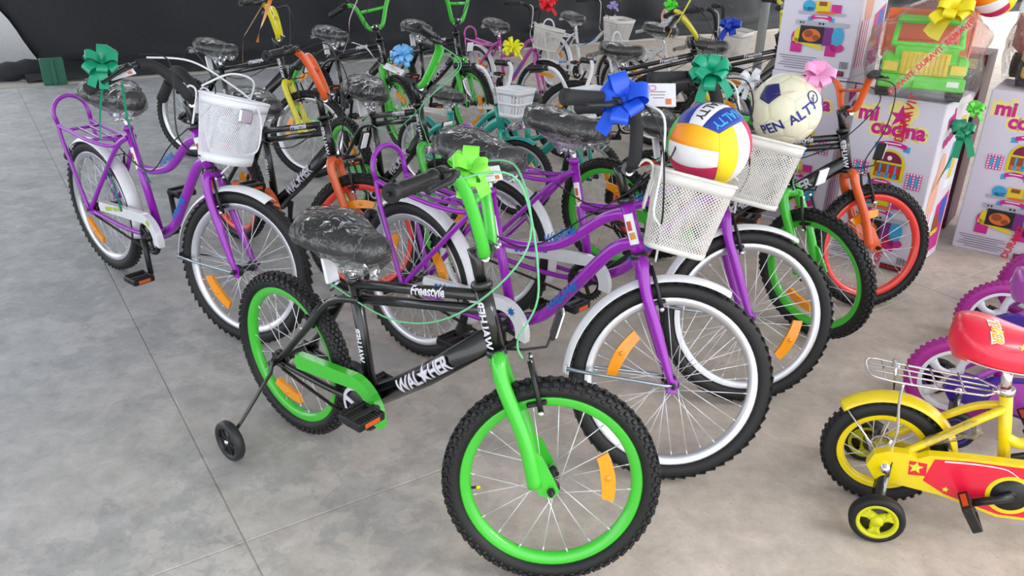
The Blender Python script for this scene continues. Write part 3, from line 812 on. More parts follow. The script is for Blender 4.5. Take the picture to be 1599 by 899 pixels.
    if kind == 'lady' and text:
        def gt(mb):
            text_map(mb, '\u25cf\u25cf\u25cf Wal-Her', .024, lambda x, y: V(.245+x*.96, -.0727, .361+x*.19+y), bold=.0014, cuts=1)
        def gs(mb):
            for k in range(8):
                a = 2*PI*k/8; c = V(bb.x+.045, -.0727, bb.z+.078)
                mb.add([c+V(.008*math.cos(a-.4), 0, .008*math.sin(a-.4)), c+V(.008*math.cos(a+.4), 0, .008*math.sin(a+.4)), c+V(.02*math.cos(a), 0, .02*math.sin(a))], [(0, 1, 2)], False)
                if k == 0: mb.lathe([(0, 0), (.011, 0)], 10, M=Matrix.Translation(c))
        part('lettering', cached('guard_text', gt), guard_text or LBLUE, g); part('star_print', cached('guard_star', gs), guard_text or LBLUE, g)
    def ch(mb):
        for dz, r0 in ((.074, .032), (-.074, -.032)):
            n = 40; a, c = V(0, -.047, R+r0), bb+V(0, -.047, dz)
            for i in range(n): mb.box(a.lerp(c, (i+.5)/n), ((c-a).length/n*.78, .007, .008), Matrix.Rotation(-math.atan2((c-a).z, (c-a).x), 3, 'Y'))
        mb.lathe([(.0, -.044), (.034, -.044), (.034, -.049), (0, -.049)], 18)  if False else mb.lathe([(.01, -.044), (.034, -.044), (.034, -.049), (.01, -.049)], 18, M=Matrix.Translation((0, 0, R)), closed_prof=True)
    part('chain', cached(('chain', kind), ch), mat('chain_steel', (58, 52, 46), .4, .6), root)
    # ---- brakes, reflectors, extras
    if kind != 'kid':
        vbrake(root, G, wb, S, 'front_brake', math.radians(108 if kind == 'bmx' else 112))
        vbrake(root, G, 0, None, 'rear_brake', math.radians(55))
        cm = cable_m or CABLEK
        p0 = clamp+V(.03, -.17, .20)
        SB2 = SB @ BT; bt = S.inverted() @ SB2
        cable(root, [bt @ (clamp+V(-.005, -.17, .19)), bt @ (clamp+(V(.12, -.12, .16) if kind == 'bmx' else V(.07, -.19, .10))), V(wb-.08, -.10, .78) if kind == 'bmx' else V(wb-.13, -.17, .80), V(wb-.115, -.045, R*2+.10), V(wb-.10, -.030, R*2+.05)], cm, .0026, S)
        cable(root, [SB2 @ (clamp+V(-.005, .17, .19)), SB2 @ (clamp+V(.10, .04, .17)), SB @ (clamp+V(.10, -.06, .03)), V(.76, -.04, ht.z-.07), V(.5, -.022, .57), V(.22, -.02, .60 if kind == 'bmx' else .66)], cm, .0026)
    if kind == 'bmx':
        def rr(mb):
            mb.tube([V(wb-.14, 0, R*2+.06), V(wb-.10, 0, R*2+.062), V(wb-.045, 0, R*2+.075), V(wb-.035, 0, R*2+.11)], .0035, 6); mb.box((wb-.028, 0, R*2+.135), (.012, .062, .075), Matrix.Rotation(.2, 3, 'Y'), .006)
        part('front_reflector', cached('front_ref', rr), BLACKPL, root, S)
        part('reflector_lens', cached('front_lens', lambda mb: mb.box((wb-.0205, 0, R*2+.137), (.006, .054, .066), Matrix.Rotation(.2, 3, 'Y'), .003)), CARD, root, S)
        def rb(mb):
            mb.tube([V(.30, 0, .60), V(.265, 0, .665), V(.25, 0, .70)], .004, 6); mb.tube([V(.24, -.02, .575), V(.265, -.005, .605)], .006, 6)
        part('rear_reflector_bracket', cached('rear_br', rb), STEEL, root)
        part('rear_reflector', cached('rear_ref', lambda mb: mb.box((.235, -.012, .642), (.012, .042, .09), Matrix.Rotation(-.22, 3, 'Y'), .002)), WHITEPL, root)
        part('axle_nut', cached('axnut', lambda mb: [mb.lathe([(0, s*.09), (.012, s*.088), (.012, s*.075), (0, s*.075)], 12, M=Matrix.Translation((0, 0, R))) for s in (-1, 1)] and None), BLACKPL, root)
    if kind == 'lady' or fenderm:
        fm = fenderm or WHITEP
        part('front_fender', cached(('ffend', kind), lambda mb: fender_mesh(mb, R+.004, .031, math.radians(66), math.radians(184))), fm, root, S @ Matrix.Translation((wb, 0, R)))
        part('rear_fender', cached(('rfend', kind), lambda mb: fender_mesh(mb, R+.004, .031, math.radians(-14), math.radians(128))), fm, root, Matrix.Translation((0, 0, R)))
        def fst(mb):
            for s in (-1, 1):
                mb.tube([V(R+.0, 0, 0) if False else V(-R-.008, s*.030, -.004), V(-R*.7, s*.050, -.002), V(-.03, s*.066, 0), V(0, s*.066, 0)], [.0065, .0055, .0055, .006], 8)
            mb.box((-R-.012, 0, -.004), (.004, .064, .022))
        part('front_fender_stay', cached(('fstay', kind), fst), STEEL, root, S @ Matrix.Translation((wb, 0, R)) @ Matrix.Rotation(math.radians(0), 4, 'Y'))
        def rst(mb):
            for s in (-1, 1): mb.tube([V((R+.008)*math.cos(2.2), s*.030, (R+.008)*math.sin(2.2)), V((R*.6)*math.cos(2.2), s*.052, R*.6*math.sin(2.2)), V(0, s*.068, 0)], [.005, .0045, .005], 8)
        part('rear_fender_stay', cached(('rstay', kind), rst), STEEL, root, Matrix.Translation((0, 0, R)))
    if kind == 'lady':
        def rack(mb):
            for s in (-1, 1):
                mb.tube(spl([(.345, s*.014, .675), (.28, s*.045, .640), (.15, s*.070, .640), (-.05, s*.072, .655), (-.135, s*.072, .665)], 5), .0088, 10)
                mb.tube(spl([(-.135, s*.072, .665), (-.12, s*.074, .60), (-.05, s*.072, .42), (0, s*.07, R)], 5), .0088, 10)
            mb.tube([(-.05, -.072, .655), (-.05, .072, .655)], .007, 8); mb.tube([(.14, -.068, .641), (.14, .068, .641)], .007, 8)
            for y in (-.024, .024): mb.tube([(-.05, y, .656), (.15, y, .642), (.30, y*.4, .66)], .006, 8)
            h = [V(-.135, -.072, .665)]+[V(-.150-.012*math.sin(PI*i/10), -.072*math.cos(PI*i/10)*1.05, .705+.075*math.sin(PI*i/10)) for i in range(11)]+[V(-.135, .072, .665)]
            mb.tube(h, .0092, 10)
        part('rear_rack', cached('rack', rack), rackm or frame, root)
        part('tail_reflector', cached('tailref', lambda mb: mb.lathe([(0, 0), (.026, 0), (.026, .02), (.012, .026), (0, .026)], 18, M=Matrix.Translation((-.245, 0, .49)) @ Matrix.Rotation(PI/2, 4, 'Z'))), BLACKPL, root)
    if kind == 'kid':
        def rack(mb):
            for y in (-.07, -.035, 0, .035, .07): mb.tube(spl([(.30, y*.5, .60), (.22, y, .615), (0, y, .60), (-.12, y, .585), (-.15, y*.8, .60)], 4), .005, 6)
            for x in (.2, .02, -.12): mb.tube([(x, -.07, .605 if x > 0 else .59), (x, .07, .605 if x > 0 else .59)], .005, 6)
            for s in (-1, 1): mb.tube([(-.05, s*.07, .592), (0, s*.072, R)], .005, 6)
        part('rear_rack', cached('kidrack', rack), WHITEW, root)
    if train:
        for s in (-1, 1):
            def arm(mb): mb.tube([V(.012, s*.085, R+.02), V(.0, s*.088, R-.03), V(-.012, s*.20, .115), V(-.012, s*.222, .095), V(-.012, s*.226, .06)], .013, 4, flat=.45)
            part('training_wheel_arm', MB() if False else (lambda mb: (arm(mb), mb)[1])(MB()), BLACKP, root)
            def tw(mb):
                mb.lathe([(.046, -.014), (.060, -.014), (.065, -.008), (.065, .008), (.060, .014), (.046, .014)], 32, closed_prof=True)
            def twd(mb):
                mb.lathe([(.010, -.010), (.048, -.006), (.048, .006), (.010, .010)], 32)
                for k in range(6):
                    a = PI*k/3
                    for q in (-1, 1): mb.box((.028*math.cos(a), q*.008, .028*math.sin(a)), (.04, .006, .006), Matrix.Rotation(-a, 3, 'Y'))
            w = empty('training_wheel', root, Matrix.Translation((-.012, s*.248, .066)))
            part('tire', cached('twt', tw), DGREY, w); part('disc', cached('twd', twd), BLACKPL, w)
            part('bolt', cached('twb', lambda mb: mb.lathe([(0, -.018), (.008, -.016), (.008, -.009)], 8)), CHROME, w)
    if basket_style:
        if kind == 'kid': BM = SB @ Matrix.Translation(clamp+V(.135, 0, .045))
        else: BM = SB @ Matrix.Translation(clamp+(V(.185, 0, .005) if basket_style == 'mesh' else V(.150, 0, .03))) @ Matrix.Rotation(math.radians(6), 4, 'Y')
        if basket_M is not None: BM = BM @ basket_M
        basket(root, BM, basket_style, WHITEPL if basket_style != 'mesh' else WHITEW)
        if kind == 'lady':
            def arch(mb): mb.tube(spl([clamp+V(.06, -.09, .06), clamp+V(.14, -.03, .115), clamp+V(.20, .04, .10), clamp+V(.17, .09, .02)], 6), .004, 6)
            q0 = BT @ (clamp+V(.0, -.15, .175))
            if basket_style == 'oval': cp = [q0, q0.lerp(clamp+V(.10, -.04, .09), .5)+V(.02, 0, .03), clamp+V(.12, -.03, .09), clamp+V(.26, -.07, .0), clamp+V(.275, -.09, -.14), V(wb-.03, -.05, R*2+.12), V(wb-.10, -.03, R*2+.05)]
            else: cp = [q0+V(.02, 0, 0), q0+V(.07, -.02, -.03), clamp+V(.085, -.175, .02), clamp+V(.085, -.17, -.10), V(wb-.11, -.11, R*2+.15), V(wb-.105, -.035, R*2+.05)]
            cable(root, cp, CABLEW, .0036, SB, 'brake_cable')
            if basket_style == 'oval': part('brake_noodle', cached(('arch', bar_dz), arch), CABLEW, root, SB)
    CLAMPS[label] = (RM, RM @ (SB @ clamp), RM @ SB, clamp)
    return root
# ------------------------------------------------------------------ bicycles (rear contact x, y, heading, steer, lean)
GB = 'black sports bicycles with coloured forks'; GL = 'step-through bicycles with rear racks'; GK = 'small teal bicycles with white baskets'
bicycle('bmx', (-.685, 2.248, -.689, .684, 0.), 'black bicycle with green fork, green rims and training wheels, nearest the camera', BLACKP, GREEN, GREEN, GREEN, 0, bar_rot=-.1, bar_tilt=-.27, crank=.5, guardm=GREEN, indiv=True, refl=(.22,), rrefl=(-1.75,), group=GB, train=True, cable_m=CABLEM, valve=3.35)
bicycle('lady', (-.368, 2.772, -.698, .68, -.045), 'purple step-through bicycle with a volleyball in its wire basket and a blue bow', PURPLE, PURPLE, ALU, BLACKP, 1, bar_rot=-.1, crank=3.6, guardm=WHITEP, indiv=True, refl=(2.75,), rrefl=(.5,), group=GL, basket_style='mesh')
bicycle('lady', (-.116, 3.10, -.574, .61, -.11), 'purple step-through bicycle with a cream football in its wire basket', PURPLE, PURPLE, ALU, BLACKP, 2, bar_rot=-.3, bar_tilt=-.1, crank=3.9, guardm=WHITEP, indiv=True, refl=(-.35,), rrefl=(2.5,), group=GL, basket_style='mesh')
bicycle('bmx', (.455, 3.66, -.70, -.30, .03), 'black bicycle with green fork and green rims beside the orange-forked one near the boxes', BLACKP, GREEN, GREEN, GREEN, 3, bar_tilt=-1.5, crank=1.0, guardm=GREEN, indiv=True, refl=(-1.9,), rrefl=(1.2,), group=GB, cable_m=CABLEM)
bicycle('bmx', (.696, 3.815, -.549, .728, -.006), 'black bicycle with orange fork and red rims in front of the toy boxes', BLACKP, ORANGE, REDRIM, ORANGE, 0, bar_rot=0., bar_tilt=.05, bar_h=.66, crank=.6, guardm=ORANGE, indiv=True, refl=(2.0,), rrefl=(1.,), group=GB)
bicycle('lady', (-1.873, 3.524, -.67, .283, -.003), 'purple step-through bicycle with oval white basket, farthest to the left', PURPLE, PURPLE, ALU, BLACKP, 1, bar_rot=.4, bar_tilt=-.7, crank=-1.2, guardm=WHITEP, indiv=True, refl=(3.9,), rrefl=(-2.2,), group=GL, basket_style='oval', guard_text=mat('lettering_lime', (176, 200, 40), .4))
bicycle('bmx', (-1.421, 3.94, -.718, .513, -.015), 'black bicycle with orange fork and red rims behind the oval white basket', BLACKP, ORANGE, REDRIM, ORANGE, 2, bar_rot=.3, bar_tilt=-.5, crank=1.2, guardm=ORANGE, indiv=True, refl=(1.7, -.2), rrefl=(.3,), group=GB)
bicycle('bmx', (-2.22, 5.457, -.429, .23, -.06), 'black bicycle with yellow fork and silver rims near the black cloth at left', BLACKP, YELLOW, ALU, YELLOW, 3, bar_rot=.3, bar_tilt=-.3, crank=.2, guardm=BLACKP, refl=(2.9,), rrefl=(-.6,), group=GB)
bicycle('bmx', (-.903, 4.37, -.93, .209, .03), 'black bicycle with green fork and a light blue bow on its handlebar', BLACKP, GREEN, GREEN, GREEN, 1, bar_rot=.8, bar_tilt=.4, crank=1.8, guardm=GREEN, refl=(.4,), rrefl=(.8,), group=GB, cable_m=CABLEM)
bicycle('bmx', (-1.579, 6.314, -.662, -.3, .01), 'black bicycle with green fork in the back row behind the light blue bow', BLACKP, GREEN, GREEN, GREEN, 2, bar_rot=-.6, bar_tilt=-.6, crank=1.2, guardm=BLACKP, refl=(1.2,), rrefl=(2.,), group=GB)
bicycle('bmx', (.40, 5.62, .05, 0, -.03), 'black bicycle with yellow handlebar and silver rims behind the blue and teal bows', BLACKP, YELLOW, ALU, YELLOW, 0, bar_rot=-.2, bar_tilt=-.7, crank=1.2, guardm=BLACKP, refl=(1.2,), rrefl=(2.6,), group=GB)
bicycle('bmx', (-.985, 6.85, -.867, -.065, -.02), 'black bicycle with green fork in the back row left of the pink bicycle', BLACKP, GREEN, GREEN, GREEN, 1, bar_rot=.2, crank=1.2, guardm=BLACKP, refl=(-.9, .2), rrefl=(2.,), group=GB)
bicycle('kid', (-.581, 4.925, -.729, .238, -.02), 'small teal bicycle with white slatted basket and a yellow bow', TEAL, TEAL, ALU, WHITEP, 3, crank=.3, scale=.79, guardm=TEAL, refl=(.5,), rrefl=(1.,), group=GK, basket_style='slot', bar_kind='kidbar', gripm=BLACKPL, fenderm=TEAL)
bicycle('kid', (-.12, 5.012, -.782, 0, 0), 'small teal bicycle with white basket half hidden by the blue bow', TEAL, TEAL, ALU, WHITEP, 0, crank=1.3, scale=.79, guardm=TEAL, refl=(.5,), rrefl=(1.,), group=GK, basket_style='slot', bar_kind='kidbar', gripm=BLACKPL, fenderm=TEAL)
bicycle('lady', (-.367, 7.397, -.889, .35, -.05), 'pink step-through bicycle with white basket and a red bow in the back row', PINK, PINK, ALU, BLACKP, 2, crank=.9, scale=.84, guardm=WHITEP, refl=(1.5,), rrefl=(1.,), group=GL, basket_style='mesh')
bicycle('lady', (.36, 8.125, -.961, .023, -.02), 'white step-through bicycle with white basket in the back row beside the pink one', WHITEP, WHITEP, ALU, BLACKP, 3, crank=.9, scale=.84, guardm=WHITEP, refl=(1.5,), rrefl=(1.,), group=GL, basket_style='mesh')
bicycle('lady', (.945, 7.03, -.65, 0., .02), 'white step-through bicycle with grey basket behind the yellow handlebar', WHITEP, WHITEP, ALU, BLACKP, 0, crank=.9, scale=.88, guardm=WHITEP, refl=(1.5,), rrefl=(1.,), group=GL, basket_style='mesh')
bicycle('bmx', (1.052, 6.048, -.123, 0, 0), 'black bicycle with yellow handlebar partly hidden behind the tall toy box', BLACKP, YELLOW, ALU, YELLOW, 1, crank=.9, guardm=BLACKP, refl=(1.5,), rrefl=(1.,), group=GB)
# ------------------------------------------------------------------ children's bicycles at the right
def star_poly(r, n=5, k=.45, rot=PI/2): return [((r if i % 2 == 0 else r*k)*math.cos(rot+PI*i/n), (r if i % 2 == 0 else r*k)*math.sin(rot+PI*i/n)) for i in range(2*n)]
def child_bike(pose, label, style, sc=1.):
    X, Y, T = pose; R = .168; yel = style == 'yellow'
    RM = Matrix.Translation((X, Y, 0)) @ Matrix.Rotation(T, 4, 'Z') @ Matrix.Scale(sc, 4)
    root = empty('child_bicycle', None, RM); tag(root, label, 'bicycle', 'small bicycles for children')
    fm = KYELLOW if yel else KPURPLE; RED = mat('red_vinyl', (232, 28, 62), .3, 0, .4); MAG = mat('magenta_rubber', (176, 40, 150), .5, bump=.2, bscale=200)
    VIO = mat('violet_plastic', (64, 40, 150), .35)
    def tire(mb):
        prof = [(.143+.025*math.sin(a), .024*math.cos(a)) for a in [2*PI*k/14 for k in range(14)]]
        mb.lathe(prof, 60, closed_prof=True)
        for k in range(44):
            for s in (-1, 1):
                a = 2*PI*(k+.25*s)/44; M = Matrix.Rotation(-a, 4, 'Y'); mb.box(M @ V(.1645, s*.012, 0), (.007, .016, .012), M.to_3x3() @ Matrix.Rotation(s*.4, 3, 'X'), .0015)
    def rim(mb): mb.lathe([(.124, .014), (.110, .013), (.103, .006), (.102, 0), (.103, -.006), (.110, -.013), (.124, -.014)], 60)
    def mag(mb):
        mb.lathe([(.124, .017), (.112, .018), (.108, .012), (.106, 0), (.108, -.012), (.112, -.018), (.124, -.017)], 60)
        for k in range(5):
            a = 2*PI*k/5; mb.tube(spl([V(.03*math.cos(a), 0, .03*math.sin(a)), V(.07*math.cos(a+.12), 0, .07*math.sin(a+.12)), V(.112*math.cos(a), 0, .112*math.sin(a))], 4), [.018, .016, .015, .014, .014, .016, .018, .021, .024], 10, flat=.8)
        mb.lathe([(0, .03), (.03, .028), (.034, .0), (.03, -.028), (0, -.03)], 20)
    for nm, x in (('rear_wheel', 0.), ('front_wheel', .62)):
        w = empty(nm, root, Matrix.Translation((x, 0, R)))
        part('tire', cached('ktire', tire), RUBBER if yel else MAG, w)
        if yel:
            part('rim', cached('krim', rim), KYELLOW, w)
            for k in range(16):
                a = 2*PI*k/16; s = 1 if k % 2 else -1; p, q = V(.03*math.cos(a+.7), s*.026, .03*math.sin(a+.7)), V(.104*math.cos(a), s*.004, .104*math.sin(a)); d = (q-p)
                me = cached('kspoke', lambda mb: mb.tube([(0, 0, 0), (d.length, 0, 0)], .0014, 5))
                part('spoke', me, SPOKE, w, Matrix.Translation(p) @ V(1, 0, 0).rotation_difference(d.normalized()).to_matrix().to_4x4())
            part('hub', cached('khub', lambda mb: mb.lathe([(0, .06), (.006, .06), (.006, .034), (.034, .03), (.036, .012), (.02, .004), (.02, -.02), (.033, -.024), (.033, -.03), (.006, -.034), (.006, -.07), (0, -.07)], 24)), CHROME, w)
        else: part('cast_wheel', cached('kmag', mag), WHITEPL, w)
    st, bb, hb, ht = V(.258, 0, .425), V(.315, 0, .155), V(.545, 0, .385), V(.515, 0, .475)
    def fr(mb):
        mb.tube([bb, st], .0165, 14); mb.tube([hb, ht], .018, 14)
        mb.tube(spl([V(.525, 0, .44), V(.42, 0, .33), V(.34, 0, .27), V(.29, 0, .28)], 5), .0155, 12); mb.tube(spl([V(.54, 0, .40), V(.45, 0, .27), V(.37, 0, .18), bb], 5), .0165, 12)
        for s in (-1, 1):
            mb.tube(spl([V(.263, s*.012, .37), V(.20, s*.036, .335), V(.08, s*.05, .235), V(0, s*.053, R)], 5), .0115, 10)
            mb.tube([V(.31, s*.03, .155), V(.2, s*.048, .155), V(0, s*.053, R)], .010, 10)
        mb.tube([bb+V(0, -.03, 0), bb+V(0, .03, 0)], .02, 14)
    part('frame', cached('kframe', fr), fm, root)
    def fk(mb):
        for s in (-1, 1): mb.tube(spl([hb+V(0, s*.01, -.005), hb+V(.004, s*.036, -.012), V(.58, s*.042, .28), V(.62, s*.045, R)], 5), .0125, 10)
        mb.tube([ht, ht+V(-.03, 0, .09)], .011, 10)
    part('fork', cached('kfork', fk), fm, root)
    hbp = V(.485, 0, .565)
    def bar(mb): mb.tube(spl([hbp+V(-.07, -.22, .10), hbp+V(-.03, -.15, .105), hbp+V(0, -.07, .03), hbp, hbp+V(0, .07, .03), hbp+V(-.03, .15, .105), hbp+V(-.07, .22, .10)], 6), .0105, 10)
    hbar = part('handlebar', cached('kbar', bar), CHROME, root)
    for s in (-1, 1): part('grip', cached(('kgrip', s), lambda mb: mb.tube([hbp+V(-.035, s*.16, .104), hbp+V(-.075, s*.235, .10)], .016, 12)), RED if yel else VIO, hbar)
    part('seat_post', cached('kpost', lambda mb: mb.tube([st-V(0, 0, .02), st+V(-.012, 0, .07)], .0135, 12)), CHROME, root)
    part('seat_clamp', cached('kclamp', lambda mb: [mb.tube([st-V(-.003, 0, .014), st+V(0, 0, .004)], .021, 14), mb.tube([st+V(-.034, -.012, -.006), st+V(-.018, -.012, -.006)], .008, 8)] and None), CHROME, root)
    # saddle: broad rounded rear, narrow nose
    sm = Matrix.Translation(st+V(-.012, 0, .118)) @ Matrix.Rotation(-.05, 4, 'Y') @ Matrix.Diagonal((1.16, 1.08, 1.6, 1))
    sd = part('saddle', cached('saddle', lambda mb: saddle_mesh(mb)), RED if yel else KPURPLE, root, sm)
    if yel:
        def stripe(mb):
            for th0 in (3.65, 5.5):
                pts = [(t, th0+.08*math.sin(t*5)) for t in [.12+.8*i/20 for i in range(21)]]; vs = []
                for t, th in pts: vs += [sad(t, th-.10, 1.012), sad(t, th+.06, 1.012)]
                mb.add(vs, [(2*i, 2*i+1, 2*i+3, 2*i+2) for i in range(20)])
        part('stripe', cached('kstripe', stripe), CARD, sd)
        for (t0, th0, r) in ((.60, 2.75, .017), (.50, 2.45, .011), (.33, 2.0, .010)):
            pl = star_poly(r); mb = MB(); mb.add([sad(t0+x/.29, th0-y/.075, 1.02) for x, y in pl], [tuple(range(len(pl)))], False); part('star_print', mb, mat('lime_print', (222, 228, 60), .4), sd)
        def tg(mb): text_map(mb, 'TIGER', .034, lambda x, y: sad(.30+y/.29*.9, 2.05+x/.095, 1.016), cuts=4, bold=.0012)
        def tg0(mb): text_map(mb, 'TIGER', .034, lambda x, y: sad(.30+y/.29*.9, 2.05+x/.095, 1.013), cuts=4, bold=.0045)
        part('lettering_edge', cached('ktg0', tg0), CARD, sd); part('lettering', cached('ktg', tg), mat('orange_print', (240, 170, 30), .4), sd)
    # fenders
    if yel: part('rear_fender', cached('kfend', lambda mb: fender_mesh(mb, .178, .032, math.radians(8), math.radians(136))), fm if yel else WHITEPL, root, Matrix.Translation((0, 0, R)))
    if yel: part('front_fender', cached('kfendf', lambda mb: fender_mesh(mb, .178, .032, math.radians(60), math.radians(160))), fm if yel else WHITEPL, root, Matrix.Translation((.62, 0, R)))
    if yel:
        def rack(mb):
            z = .415
            loop = spl([V(.20, -.045, z+.004), V(.02, -.055, z+.006), V(-.065, -.055, z+.012), V(-.09, -.03, z+.015), V(-.09, .03, z+.015), V(-.065, .055, z+.012), V(.02, .055, z+.006), V(.20, .045, z+.004)], 5)
            mb.tube(loop, .0035, 6)
            for y in (-.02, .02): mb.tube([V(-.088, y, z+.014), V(.22, y*.6, z+.003)], .0028, 6)
            for x in (-.045, .02, .08, .15): mb.tube([V(x, -.054, z+.008), V(x, .054, z+.008)], .0028, 6)
            mb.tube(spl([V(-.02, -.03, z+.01), V(-.022, -.02, z+.035), V(-.022, .02, z+.035), V(-.02, .03, z+.01)], 4), .004, 6)
            for s in (-1, 1): mb.tube([V(.20, s*.045, z+.004), st+V(-.02, s*.014, -.006)], .0032, 6)
        part('carrier_rack', cached('krack', rack), CHROME, root)
        for s in (-1, 1):
            part('rack_strut', cached(('kstrut', s), lambda mb: mb.tube(spl([V(.0, s*.053, .42), V(.0, s*.060, .36), V(.012, s*.066, .27), V(0, s*.068, R)], 4), .0042, 8)), CHROME, root)
            part('fender_stay', cached(('kstay', s), lambda mb: mb.tube([V(-.122, s*.026, .30), V(-.06, s*.05, .235), V(0, s*.066, R)], .003, 6)), CHROME, root)
    # chain case
    cc = [(-.035, .205), (.0, .222), (.05, .225), (.075, .215), (.10, .232), (.20, .245), (.33, .255), (.385, .235), (.41, .19), (.405, .12), (.37, .085), (.30, .078), (.15, .112), (.05, .120), (-.02, .125), (-.048, .165)]
    g = part('chain_case', cached(('kcase', yel), lambda mb: mb.prism(cc, lambda x, z: V(x, -.088, z), lambda x, z: V(x, -.060, z))), fm if yel else VIO, root)
    dec = [(.115, .224), (.20, .237), (.33, .246), (.375, .228), (.398, .19), (.394, .125), (.365, .093), (.30, .087), (.16, .119), (.10, .15)]
    part('decal', cached('kdec', lambda mb: mb.prism(dec, lambda x, z: V(x, -.0888, z), lambda x, z: V(x, -.088, z))), RED if yel else KPURPLE, g)
    if yel:
        def d2(mb): mb.prism([(.055, .205), (.10, .205), (.105, .165), (.06, .16)], lambda x, z: V(x, -.0888, z), lambda x, z: V(x, -.088, z))
        part('decal', cached('kdec2', d2), RED, g)
        for (cx, cz, r) in ((.075, .187, .02), (.365, .215, .012), (.16, .135, .010)):
            mb = MB(); mb.add([V(cx+x, -.0892, cz+z) for x, z in star_poly(r)], [tuple(range(10))], False); part('star_print', mb, mat('lime_print', (222, 228, 60), .4), g)
        def d4(mb):
            n = 16; vs = []
            for i in range(n+1):
                t = i/n; x = .14+.24*t; z = .226+.012*math.sin(t*3) - .09*max(0, t-.6)**1.5*3; vs += [V(x, -.0892, z-.006), V(x, -.0892, z-.001-.003*t)]
            mb.add(vs, [(2*i, 2*i+1, 2*i+3, 2*i+2) for i in range(n)], False)
        part('decal', cached('kdec4', d4), CARD, g)
        part('decal', cached('kdec5', lambda mb: mb.lathe([(0, -.0893), (.060, -.0893)], 30, M=Matrix.Translation(bb))), KYELLOW, g)
    c = part('crank', cached('kcrank', lambda mb: [mb.tube([bb+V(0, -.09, 0), bb+V(-.035, -.105, -.012), bb+V(-.10, -.112, -.035)], [.018, .011, .010], 10), mb.tube([bb+V(0, .05, 0), bb+V(.035, .085, .012), bb+V(.10, .092, .035)], [.016, .011, .010], 10), mb.tube([bb+V(0, -.1, 0), bb+V(0, .06, 0)], .014, 12), mb.lathe([(0, -.092), (.048, -.090), (.048, -.0885)], 26, M=Matrix.Translation(bb))] and None), BLACKPL, root)
    for s, p in ((-1, bb+V(-.10, -.15, -.035)), (1, bb+V(.10, .13, .035))):
        pm = Matrix.Translation(p) @ Matrix.Rotation(1.0, 4, 'Y')
        part('pedal', cached('kped', lambda mb: [mb.box((0, y, 0), (.075, .012, .026), None, .003) for y in (-.036, .036)]+[mb.box((x, 0, 0), (.012, .08, .026), None, .003) for x in (-.034, .034)]+[mb.box((0, 0, 0), (.018, .08, .022), None, .003)] and None), BLACKPL, c, pm)
        part('pedal_reflector', cached('kpref', lambda mb: [mb.box((x, 0, 0), (.002, .05, .014)) for x in (-.041, .041)] and None), ORANGER, c, pm)
    for s in (-1, 1):
        part('training_wheel_arm', cached(('ktarm', s), lambda mb: mb.tube([V(0, s*.074, R+.02), V(0, s*.080, R-.03), V(-.008, s*.12, .12), V(-.012, s*.160, .085), V(-.012, s*.166, .06)], .022, 4, flat=.3)), BLACKP, root)
        w = empty('training_wheel', root, Matrix.Translation((-.012, s*.195, .072)))
        part('tire', cached('kttire', lambda mb: mb.lathe([(.054, -.018), (.066, -.018), (.072, -.010), (.072, .010), (.066, .018), (.054, .018)], 36, closed_prof=True)), RUBBER, w)
        def td(mb):
            mb.lathe([(.022, -.012), (.040, -.014), (.055, -.016), (.055, .016), (.040, .014), (.022, .012)], 36, closed_prof=True) if False else None
            mb.lathe([(.044, -.017), (.056, -.018), (.056, .018), (.044, .017)], 36, closed_prof=True)
            for k in range(3):
                a = 2*PI*k/3+.5; mb.tube([V(0, 0, 0), V(.05*math.cos(a), 0, .05*math.sin(a))], [.016, .014], 10)
                for q in (-.35, .35): mb.tube([V(.02*math.cos(a), -.008, .02*math.sin(a)), V(.05*math.cos(a+q), -.010, .05*math.sin(a+q))], .006, 8)
            mb.lathe([(0, -.02), (.016, -.018), (.018, 0), (.016, .018), (0, .02)], 20)
        part('disc', cached('ktdisc', td), mat('acid_yellow', (206, 206, 18), .35) if yel else VIO, w)
        part('backing', cached('ktback', lambda mb: mb.lathe([(0, -.004), (.048, -.004), (.048, .004), (0, .004)], 30)), BLACKPL, w)
    part('axle_nut', cached('kanut', lambda mb: mb.lathe([(0, -.105), (.011, -.103), (.013, -.088), (.018, -.086), (.018, -.084)], 12, M=Matrix.Translation((0, 0, R)))), CHROME, root)
    if yel:  # leftover clear wrapping on the seat stay
        part('wrapping_film', cached('kwrap', lambda mb: mb.tube([V(.09+.02*i, -.049+.004*math.sin(i*2), .245+.0135*i) for i in range(7)], [.013, .016, .0145, .018, .02, .026, .02], 10, cap=False)), FILM, root)
    return root
child_bike((1.077, 1.95, -.30), 'yellow child bicycle with red saddle, chrome carrier and training wheels', 'yellow')
child_bike((1.498, 2.384, -.30), 'pink-tyred child bicycle directly behind the red saddle', 'pink', .93)
child_bike((1.90, 2.86, -.22), 'middle of the three pink-tyred child bicycles at the right edge', 'pink', .93)
child_bike((2.25, 3.20, -.22), 'farthest of the three pink-tyred child bicycles, nearest the toy boxes', 'pink', .93)

